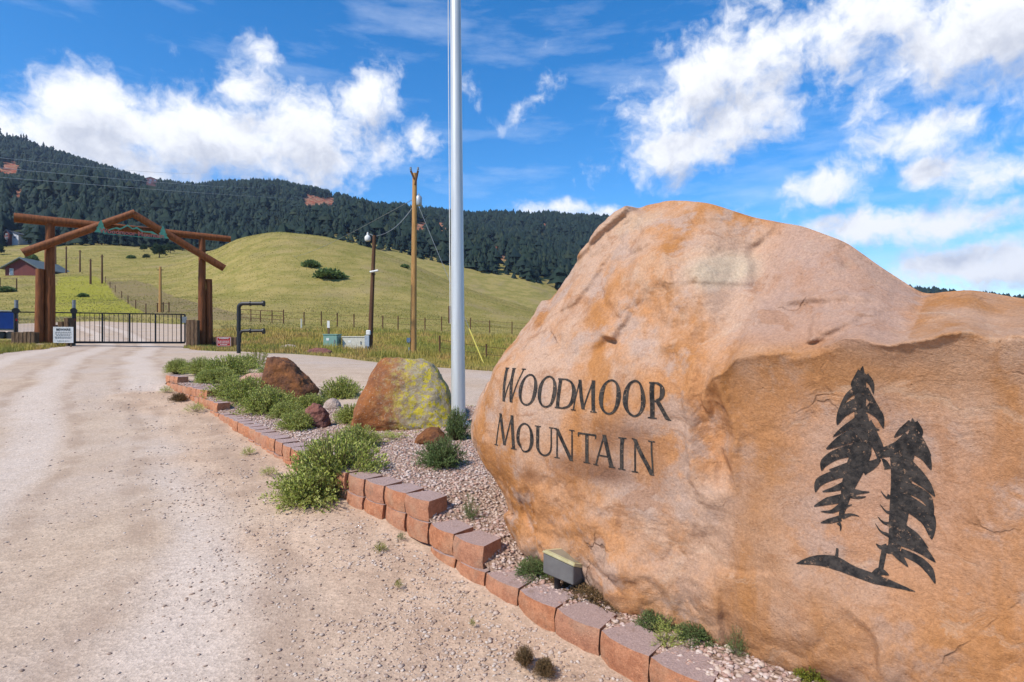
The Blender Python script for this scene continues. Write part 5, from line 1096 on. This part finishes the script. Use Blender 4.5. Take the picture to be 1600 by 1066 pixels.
DKGRN = foliage_mat('dark_leaves', [(.10, .15, .05), (.15, .21, .065), (.20, .26, .09), (.08, .12, .04)])
DRY = foliage_mat('dry_twigs', [(.17, .09, .04), (.26, .16, .07), (.12, .07, .035), (.34, .23, .11)])
STEM = simple('stems', (.12, .10, .05), (.16, .12, .06), 8, .9, .1)
def bush_meshes(R, H, ns, nl, leaf, seed, aspect=.32, spread=1.0, tmin=.3):
    r = np.random.default_rng(seed); th = r.uniform(0, 2 * math.pi, ns); el = np.arcsin(r.uniform(.02, 1, ns) ** .8); lump = 1 + .22 * np.sin(th * 3 + seed) + .15 * np.sin(th * 5 + seed * 2)
    tip = np.stack([np.cos(th) * np.cos(el) * R * lump, np.sin(th) * np.cos(el) * R * lump, np.sin(el) * H], -1) * (1 - .28 * r.random(ns) ** 2)[:, None]; base = tip * [.22, .22, 0] + r.normal(0, .02, (ns, 3)) * [1, 1, 0]
    mid = (base + tip) / 2 + np.stack([0 * th, 0 * th, .18 * H * np.cos(el)], -1)
    def curve(i, t): t = t[..., None]; return (1 - t) ** 2 * base[i] + 2 * t * (1 - t) * mid[i] + t * t * tip[i]
    idx = np.repeat(np.arange(ns), nl); t = tmin + (1 - tmin) * r.random(ns * nl) ** .8; p = curve(idx, t); d = tip[idx] - base[idx]; d /= np.linalg.norm(d, axis=1)[:, None]
    ax = d * .7 + r.normal(0, .55, (len(p), 3)) + [0, 0, .25]; ax /= np.linalg.norm(ax, axis=1)[:, None]; w = np.cross(ax, r.normal(size=(len(p), 3))); w /= np.linalg.norm(w, axis=1)[:, None]
    L = leaf * r.uniform(.55, 1.3, len(p))[:, None]; V = np.stack([p, p + ax * L * .5 + w * L * aspect * .5, p + ax * L, p + ax * L * .5 - w * L * aspect * .5], 1).reshape(-1, 3)
    Q = np.arange(len(V)).reshape(-1, 4); fol = np_mesh('foliage', V, Q)
    k = np.linspace(0, 1, 4); SV = []; 
    rr = .0022
    cs = np.stack([curve(np.arange(ns), np.full(ns, q)) for q in k], 1); offs = np.array([(1, 0, 0), (-.5, .87, 0), (-.5, -.87, 0)]) * rr
    V = (cs[:, :, None] + offs[None, None]).reshape(-1, 3); o = (np.arange(ns) * 12)[:, None, None]; a = np.arange(3)[None, :, None] * 3; b = np.arange(3)[None, None, :]
    Q = np.stack([o + a + b, o + a + (b + 1) % 3, o + a + 3 + (b + 1) % 3, o + a + 3 + b], -1).reshape(-1, 4); st = np_mesh('stems', V, Q); return fol, st
MOUNDS = [bush_meshes(.5, .42, 620, 17, .030, 300 + i, .42) for i in range(3)]
TUFTS = [bush_meshes(.5, .9, 70, 9, .16, 330 + i, .10) for i in range(2)]
WEEDS = [bush_meshes(.5, 1.3, 80, 22, .07, 340 + i, .2, tmin=.15) for i in range(2)]
def shrub(name, label, cat, loc, w, h, meshes, mat, group=None, rz=None):
    fol, st = random.choice(meshes); root = thing(name, label, cat, loc, group); root.rotation_euler = (0, 0, random.uniform(0, 6.28) if rz is None else rz)
    for nm, me, mt in (('foliage', fol, mat), ('stem', st, STEM)):
        me2 = me if (len(me.materials) == 0 or me.materials[0] == mt) else me.copy()
        if len(me2.materials) == 0 or me2.materials[0] != mt: me2.materials.clear(); me2.materials.append(mt)
        o = bpy.data.objects.new(nm, me2); COL.objects.link(o); o.parent = root; o.scale = (w, w, h)
    return root
def plants():
    def at(px, py, wpx, hpx, label, meshes=MOUNDS, mat=SAGE, ref=.42, name='mounding_shrub', cat='shrub', dy=0, ground=False, dz=-.02):
        b = (G if ground else B)(px, py); Y = b.y + dy; x = (px - HX) / F * Y; w = wpx * Y / F; h = hpx * Y / F; z = (z1 if ground else bz)(x, Y); return shrub(name, label, cat, (x, Y + w * .3, z + dz), w, h / ref, meshes, mat)
    o = shrub('mounding_shrub', 'largest green mounding shrub spilling over the block wall onto the road shoulder', 'shrub', (-1.58, 5.12, .24), .98, 1.18, MOUNDS, SAGE, rz=1)
    o = shrub('mounding_shrub', 'lower front lobe of greenery hanging over the block wall below the largest shrub', 'shrub', (-1.72, 4.88, .14), .75, .85, MOUNDS, SAGE, rz=2)
    at(548, 705, 90, 42, 'green shrub lobe just behind the largest mounding shrub')
    at(686, 735, 80, 52, 'dark green shrub tucked against the left edge of the carved boulder', mat=DKGRN); at(712, 690, 44, 56, 'grey-green leggy shrub between flagpole and carved boulder', mat=DKGRN)
    at(527, 632, 74, 46, 'bright green shrub between the pointed rock and the lichen boulder'); at(456, 674, 66, 34, 'small round green shrub in front of the small dark red rock'); at(480, 640, 60, 26, 'low green shrub between the pointed rock and the dark red rock'); at(600, 690, 70, 16, 'low sprawling green plant in the gravel below the lichen boulder', TUFTS, SAGE, .9, 'weed_clump', 'weed'); at(440, 655, 60, 30, 'pale green shrub behind the round shrub by the wall'); at(545, 664, 66, 34, 'low green shrub at the left foot of the lichen boulder')
    at(405, 650, 96, 48, 'green shrub overhanging the wall left of the round shrub'); at(352, 626, 76, 40, 'pale green shrub behind the step in the block wall'); at(380, 634, 90, 48, 'leafy green shrub in front of the flat pink slab'); at(425, 642, 66, 30, 'low yellowish green shrub at the foot of the pointed rock', mat=YGRN)
    at(270, 584, 44, 26, 'grey-green shrub at the far tip of the planting bed'); at(306, 586, 56, 30, 'second green shrub from the far tip of the planting bed'); at(345, 592, 84, 40, 'broad green shrub behind the raised far blocks'); at(375, 585, 60, 34, 'tall green shrub beside the flat pink slab'); at(335, 600, 66, 28, 'low shrub trailing along the raised far blocks'); at(420, 592, 50, 26, 'green shrub behind the pointed rust-brown rock'); at(318, 600, 48, 24, 'small shrub trailing over the lower far blocks')
    at(398, 578, 46, 52, 'tall yellow-green weed beside the black pipe stand', WEEDS, YGRN, 1.3, 'tall_weed', 'weed'); at(640, 672, 120, 14, 'thin green weeds along the foot of the lichen boulder', TUFTS, SAGE, .9, 'weed_clump', 'weed')
    at(838, 905, 84, 30, 'bright green creeping plant left of the floodlight', MOUNDS, DKGRN, dy=-.02); at(905, 866, 40, 26, 'sprig of green leaves behind the floodlight', MOUNDS, DKGRN, dy=.1); at(735, 815, 34, 50, 'upright green weed in the gravel left of the carved boulder', WEEDS, DKGRN, 1.3, 'tall_weed', 'weed')
    at(880, 920, 80, 16, 'dry brown twiggy mat below the floodlight', MOUNDS, DRY, name='dry_plant', cat='dry plant'); at(940, 950, 110, 26, 'wide mat of dead brown twigs against the boulder foot', MOUNDS, DRY, name='dry_plant', cat='dry plant'); at(1030, 990, 80, 32, 'grey-green creeping plant behind the nearest blocks', MOUNDS, DKGRN); at(1100, 1012, 90, 34, 'dark green creeping plant at the boulder foot', MOUNDS, DKGRN)
    at(1045, 1010, 60, 56, 'spindly green weed growing up between two near blocks', WEEDS, SAGE, 1.3, 'tall_weed', 'weed', dy=-.05); at(1155, 1030, 40, 58, 'upright leafy weed in front of the carved boulder', WEEDS, DKGRN, 1.3, 'tall_weed', 'weed'); at(1280, 1075, 70, 44, 'bright green leafy plant under the carved pine trees', MOUNDS, YGRN)
    for px, py, w, h, mt, lab in ((385, 713, 26, 14, SAGE, 'small green tuft on the sandy shoulder under the wall'), (415, 745, 30, 15, SAGE, 'second small green tuft on the sandy shoulder'), (300, 645, 34, 16, SAGE, 'grassy tuft on the shoulder below the raised far blocks'), (275, 628, 30, 14, DRY, 'dry tuft on the shoulder near the far tip'), (255, 615, 24, 12, SAGE, 'small tuft on the shoulder at the far tip'),
                                  (537, 780, 26, 18, DKGRN, 'dark green tuft at the wall foot beside the largest shrub'), (592, 866, 24, 18, YGRN, 'tiny yellow-green weed on the shoulder gravel'), (626, 845, 16, 12, DKGRN, 'tiny green weed near the half-buried blocks'), (820, 1045, 34, 32, DRY, 'dead brown weed standing on the near shoulder'), (852, 1062, 40, 28, DRY, 'second dead brown weed on the near shoulder'), (622, 920, 14, 14, YGRN, 'tiny green sprout alone on the shoulder gravel'), (738, 980, 10, 14, YGRN, 'tiny green sprout near the block row')):
        at(px, py, w, h, lab, TUFTS if mt is not DRY else MOUNDS, mt, .9 if mt is not DRY else .42, 'weed_tuft', 'weed', ground=True, dz=0)
    # dark shrubs on the grass hill and in the field
    hs = [bush_meshes(.5, .42, 160, 14, .16, 360 + i, .6) for i in range(2)]
    for px, py, w, h, lab in ((487, 417, 26, 10, 'smaller dark green shrub on the face of the grass hill'), (512, 434, 42, 13, 'larger dark green shrub on the face of the grass hill'), (130, 464, 14, 6, 'lone dark shrub on the mown green strip'), (12, 456, 20, 8, 'green shrub in the field below the barn'), (50, 408, 16, 10, 'round green shrub behind the red barn'), (632, 418, 14, 5, 'tiny dark shrub near the crest of the grass hill'), (205, 404, 12, 5, 'little dark shrub in the far meadow')):
        b = G(px, py, 30); s = b.y / F; shrub('hill_shrub', lab, 'shrub', b + Vector((0, 0, -.1)), w * s, h * s / .42, hs, DKGRN)
plants()

def blades(name, label, x, y, z, h, w, tint, lean=.35, seed=1):
    r = np.random.default_rng(seed); n = len(x); a = r.uniform(0, 2 * math.pi, n); l = r.uniform(0, lean, n) * h; b = r.uniform(0, 2 * math.pi, n)
    p = np.stack([x, y, z], -1); s = np.stack([np.cos(a), np.sin(a), 0 * a], -1) * (w / 2)[:, None]; bend = np.stack([np.cos(b) * l, np.sin(b) * l, h], -1)
    V = np.stack([p - s, p + s, p + bend * [.45, .45, .6] + s * .7, p + bend * [.45, .45, .6] - s * .7, p + bend], 1).reshape(-1, 3); o = 5 * np.arange(n)[:, None]
    me = np_mesh(name, V, [np.concatenate([o + 0, o + 1, o + 2, o + 3], 1), np.concatenate([o + 3, o + 2, o + 4], 1)]); attr(me, 'tint', np.repeat(tint, 5, 0))
    return tag(link(name, me, GRASS), label, 'grass', kind='stuff')
GRASS = foliage_mat('grass_blades', [(.34, .28, .085), (.26, .25, .06), (.42, .33, .13), (.22, .23, .05)], .8, 'tint')
def grass():
    r = np.random.default_rng(77)
    def colour(x, y, bias=0):
        p = np.stack([x, y, 0 * x], -1); n = fbm(p / 3.2, 3, 401) + bias; n2 = fbm(p / 1.6, 3, 402); c = np.stack([np.interp(n, [-.5, -.1, .2, .6], [.26, .40, .50, .58]), np.interp(n, [-.5, -.1, .2, .6], [.27, .33, .36, .38]), np.interp(n, [-.5, -.1, .2, .6], [.045, .05, .08, .11])], -1)
        c = np.where((n2 > .28)[:, None], np.array([.56, .33, .11]), c); return c
    # verge beyond the side road
    n = 150000; ang = r.uniform(math.atan(-.64), math.atan(.12), n); rad = 15 * (52 / 15) ** r.random(n); x = rad * np.sin(ang); y = rad * np.cos(ang); rm = road_mask(x, y); e = fbm(np.stack([x, y, 0 * x], -1) * .9, 4, 41) * .44
    sd, _ = wall_sd(x, y); k = (rm + e < -.2) & (sd > -20) & ((y > 17.0) | (x < -12)); x, y = x[k], y[k]; h = (.10 + .26 * r.random(len(x)) ** 2) * (1 + .8 * sstep(0, .5, fbm(np.stack([x, y, 0 * x], -1) / 2.5, 2, 411))); tall = sstep(-.6, -2.5, road_mask(x, y)); h = h * (.35 + .5 * tall); near_e = sstep(-2.6, -.5, road_mask(x, y))[:, None] * .7
    blades('verge_grass', 'dry yellow and green grass and weeds on the verge beyond the side road', x, y, zg(x, y) - .01, h, .012 + .0007 * np.hypot(x, y), colour(x, y) * (1 - near_e) + np.array([.52, .33, .12]) * near_e, seed=3)
    # green grass at the left gateway foot and along the road's left side
    n = 60000; ang = r.uniform(math.atan(-.98), math.atan(-.52), n); rad = r.uniform(18, 36, n); x = rad * np.sin(ang); y = rad * np.cos(ang); rm = road_mask(x, y); e = fbm(np.stack([x, y, 0 * x], -1) * .9, 4, 41) * .44; k = (rm + e < .12); x, y = x[k], y[k]
    c = colour(x, y, -.35); blades('roadside_grass', 'short green grass around the feet of the left gateway posts', x, y, zg(x, y) - .01, .07 + .17 * r.random(len(x)) ** 1.5, np.full(len(x), .028), c, seed=4)
    # meadow and hill tufts
    n = 200000; ang = r.uniform(math.atan(-1.0), math.atan(.2), n); rad = 46 * (310 / 46) ** (r.random(n) ** .85); x = rad * np.sin(ang); y = rad * np.cos(ang); k = road_mask(x, y) < -1; cl = fbm(np.stack([x, y, 0 * x], -1) / 5, 3, 420); k &= r.random(n) < .55 + .5 * sstep(-.3, .4, cl); x, y, rad = x[k], y[k], rad[k]
    p = np.stack([x, y, 0 * x], -1); nn = fbm(p / 9, 4, 422); c = np.stack([np.interp(nn, [-.5, 0, .5], [.27, .35, .44]), np.interp(nn, [-.5, 0, .5], [.25, .29, .36]), np.interp(nn, [-.5, 0, .5], [.05, .075, .14])], -1); bp = sstep(.05, .35, fbm(p / 26, 4, 424))[:, None] * .75; c = c * .88 * (1 - bp) + np.array([.31, .22, .11]) * bp; gp2 = sstep(.1, .4, fbm(p / 17 + 40, 4, 426))[:, None] * .6; c = c * (1 - gp2) + np.array([.20, .22, .045]) * gp2
    blades('meadow_grass', 'tufted dry yellow-green grass covering the round hill and meadow', x, y, zg(x, y) - .03, .05 + .10 * r.random(len(x)), .04 + .0009 * rad, c, .9, seed=5)
grass()

# ---- conifers
def conifer_np(layers, sides, seed, ragged=.35, dome=False):
    r = np.random.default_rng(seed); V = []; Fc = []
    for k in range(layers):
        f = k / layers; z0 = .12 + .80 * f; rad = ((1 - f) ** .8 * .24 + .02) if not dome else .36 * math.sin(math.pi * min(.97, .25 + .7 * f)) ; zt = min(1.0, z0 + 1.75 / layers); a0 = r.uniform(0, 6); o = len(V); off = r.normal(0, .02, 2)
        V.append((off[0], off[1], zt))
        for s in range(sides * 2):
            a = a0 + math.pi * s / sides; q = rad * (1 if s % 2 == 0 else .55) * r.uniform(1 - ragged, 1 + ragged); V.append((off[0] + q * math.cos(a), off[1] + q * math.sin(a), z0 - .03 * (s % 2 == 0) + r.uniform(-.03, .03)))
        for s in range(sides * 2): Fc.append((o, o + 1 + s, o + 1 + (s + 1) % (sides * 2)))
    return np.array(V), np.array(Fc)
def forest():
    r = np.random.default_rng(99); protos = [conifer_np(4, 4, 500 + i, .45) for i in range(6)] + [conifer_np(4, 4, 510 + i, .5, True) for i in range(4)]
    mat = foliage_mat('pine_needles', [(.009, .022, .019), (.016, .033, .025), (.024, .044, .028), (.012, .027, .026), (.040, .055, .030)], .8)
    def sample(n, a0, a1, r0, r1):
        ang = r.uniform(a0, a1, n); rad = np.sqrt(r.uniform(r0 ** 2, r1 ** 2, n)); return rad * np.sin(ang), rad * np.cos(ang)
    x, y = sample(52000, math.atan(-1.0), math.atan(1.05), 300, 1120); z = zg(x, y); rr = np.hypot(x, y); px = HX + F * x / y; py = HY - F * (z - EYE) / y
    red = np.zeros(len(x))
    for (cx, cy, wx, wy) in ((490, 312, 26, 6), (515, 313, 14, 6), (655, 351, 19, 5), (690, 352, 14, 5), (772, 388, 10, 11), (784, 404, 11, 6), (15, 262, 20, 10), (30, 302, 18, 6), (236, 284, 15, 8), (850, 352, 8, 3)):
        for k in range(6): red = np.maximum(red, np.exp(-((px - cx) / wx) ** 2 - ((py - cy - 4.5 * k) / wy) ** 2))
    start = np.interp(px, [-200, 0, 60, 330, 345, 2000], [330, 318, 312, 335, 300, 380]); k = (rr > start + 18 * fbm(np.stack([x, y, 0 * x], -1) / 30, 2, 431)) & (red < .45 + .25 * r.random(len(x))) & (r.random(len(x)) < .80 + .5 * fbm(np.stack([x, y, 0 * x], -1) / 45, 3, 432))
    k &= ~((np.abs(px - 25) < 20) & (py > 350) & (rr < 420)); x, y, z = x[k], y[k], z[k]; n = len(x); h = (4.5 + 10.5 * r.random(n) ** 1.3) * (1 + .35 * fbm(np.stack([x, y, 0 * x], -1) / 60, 2, 433)); wd = h * r.uniform(.65, 1.2, n)
    Vs = []; Fs = []; o = 0; pk = r.integers(0, len(protos), n); ro = r.uniform(0, 6.28, n)
    for i, (pv, pf) in enumerate(protos):
        m = np.where(pk == i)[0]; c, s = np.cos(ro[m])[:, None], np.sin(ro[m])[:, None]; X = (pv[None, :, 0] * c - pv[None, :, 1] * s) * wd[m][:, None] + x[m][:, None]; Y = (pv[None, :, 0] * s + pv[None, :, 1] * c) * wd[m][:, None] + y[m][:, None]; Z = pv[None, :, 2] * h[m][:, None] + z[m][:, None] - .5
        Vs.append(np.stack([X, Y, Z], -1).reshape(-1, 3)); Fs.append((pf[None] + (o + len(pv) * np.arange(len(m)))[:, None, None]).reshape(-1, 3)); o += len(m) * len(pv)
    me = np_mesh('forest', np.vstack(Vs), np.vstack(Fs)); tag(link('pine_forest', me, mat), 'dense dark pine forest covering the mountain', 'forest', kind='stuff'); print('forest trees', n)
    # single pines one can tell apart: along the ridge, at the meadow's edge and on the far right skyline
    bark = simple('bark', (.09, .055, .035), (.06, .04, .03), 3, .9, .1); ps = []
    for i in range(5):
        pv, pf = conifer_np(8, 5, 520 + i, .4); c = np_mesh('crown', pv, pf); c.materials.append(mat); m = MB(); m.tube([(0, 0, -.05), (0, 0, .3), (0, 0, .9)], [.022, .018, .004], 5, False); me = bpy.data.meshes.new('trunk'); me.from_pydata(m.v, [], m.f); me.materials.append(bark); ps.append((c, me))
    def pine(p, h, w, label, group):
        root = thing('pine_tree', label, 'tree', p, group); c, t = random.choice(ps); root.rotation_euler = (0, 0, random.uniform(0, 6.28))
        for nm, me, sx in (('crown', c, w), ('trunk', t, h)):
            q = bpy.data.objects.new(nm, me); COL.objects.link(q); q.parent = root; q.scale = (sx, sx, h)
    def skyline(px):
        rr = np.linspace(500, 1250, 300); u = (px - HX) / F; z = zg(u * rr, rr); i = int(np.argmax((z - EYE) / rr)); return Vector((u * rr[i], rr[i], z[i]))
    px = -12.0
    while px < 985:
        if not 222 < px < 250: p = skyline(px); h = random.choice((8, 9, 10, 12, 13, 15)); pine(p + Vector((0, 0, -.6)), h, h * random.uniform(.75, 1.1), 'dark pine standing on the skyline of the wooded mountain ridge', 'pines along the ridge')
        px += random.choice((2.5, 4, 6, 7, 9, 11))
    px = 1440.0
    while px < 1625: p = skyline(px); h = random.uniform(9, 15); pine(p + Vector((0, 0, -.6)), h, h * .9, 'dark pine on the low far skyline right of the carved boulder', 'pines on the far right skyline'); px += random.uniform(4, 8)
    for px in range(62, 336, 9): b = G(px + random.uniform(-4, 4), 381 + random.uniform(-2, 3), 200, 420); pine(b + Vector((0, 0, -.4)), random.uniform(7, 12), random.uniform(7, 11), 'dark pine along the upper edge of the far meadow', 'pines at the meadow edge')
    # larger broad-crowned pines in the meadow
    leaf = foliage_mat('broad_pine_needles', [(.025, .05, .025), (.045, .075, .03), (.06, .09, .04), (.03, .06, .035)], .8); bs = [bush_meshes(.5, 1.0, 90, 26, .11, 540 + i, .5, tmin=.25) for i in range(3)]
    for px, py, w, h, lab in ((225, 393, 12, 13, 'small round pine alone in the far meadow'), (229, 405, 12, 9, 'low round pine below the lone meadow pine'), (249, 403, 26, 26, 'big spreading pine where the meadow meets the round hill'), (266, 396, 16, 18, 'second spreading pine beside the big meadow pine'), (197, 383, 16, 9, 'wide low pine at the top of the meadow'), (376, 366, 18, 14, 'dark tree peeping over the left shoulder of the round hill'), (50, 383, 22, 28, 'tall full pine right of the white hillside house'), (64, 384, 12, 22, 'slimmer pine beside the tall full pine'), (-2, 398, 16, 18, 'dark round tree below the white hillside house'), (285, 392, 18, 14, 'low dark pine behind the right rafter')):
        b = G(px, py, 60, 420); s = b.y / F; root = thing('meadow_pine', lab, 'tree', b); f, st = random.choice(bs); f2 = f if len(f.materials) else f; f2.materials.clear(); f2.materials.append(leaf)
        q = bpy.data.objects.new('crown', f2); COL.objects.link(q); q.parent = root; q.scale = (w * s, w * s, h * s * .8); q.location = (0, 0, h * s * .15)
        q = bpy.data.objects.new('trunk', ps[0][1]); COL.objects.link(q); q.parent = root; q.scale = (h * s * 1.6, h * s * 1.6, h * s * .8)
forest()

# ------------------------------------------------------------------ haze
def haze():
    m = bpy.data.materials.new('haze'); m.use_nodes = True; N = m.node_tree.nodes; N.clear(); o = N.new('ShaderNodeOutputMaterial'); v = N.new('ShaderNodeVolumePrincipled')
    v.inputs['Color'].default_value = (.62, .76, 1.0, 1); v.inputs['Density'].default_value = .00011; v.inputs['Anisotropy'].default_value = .2; m.node_tree.links.new(v.outputs[0], o.inputs['Volume'])
    tag(MB().box((0, 0, 237), (6400, 6400, 500)).build('haze', m), 'thin bluish summer haze in the air', 'haze', kind='stuff')
haze()
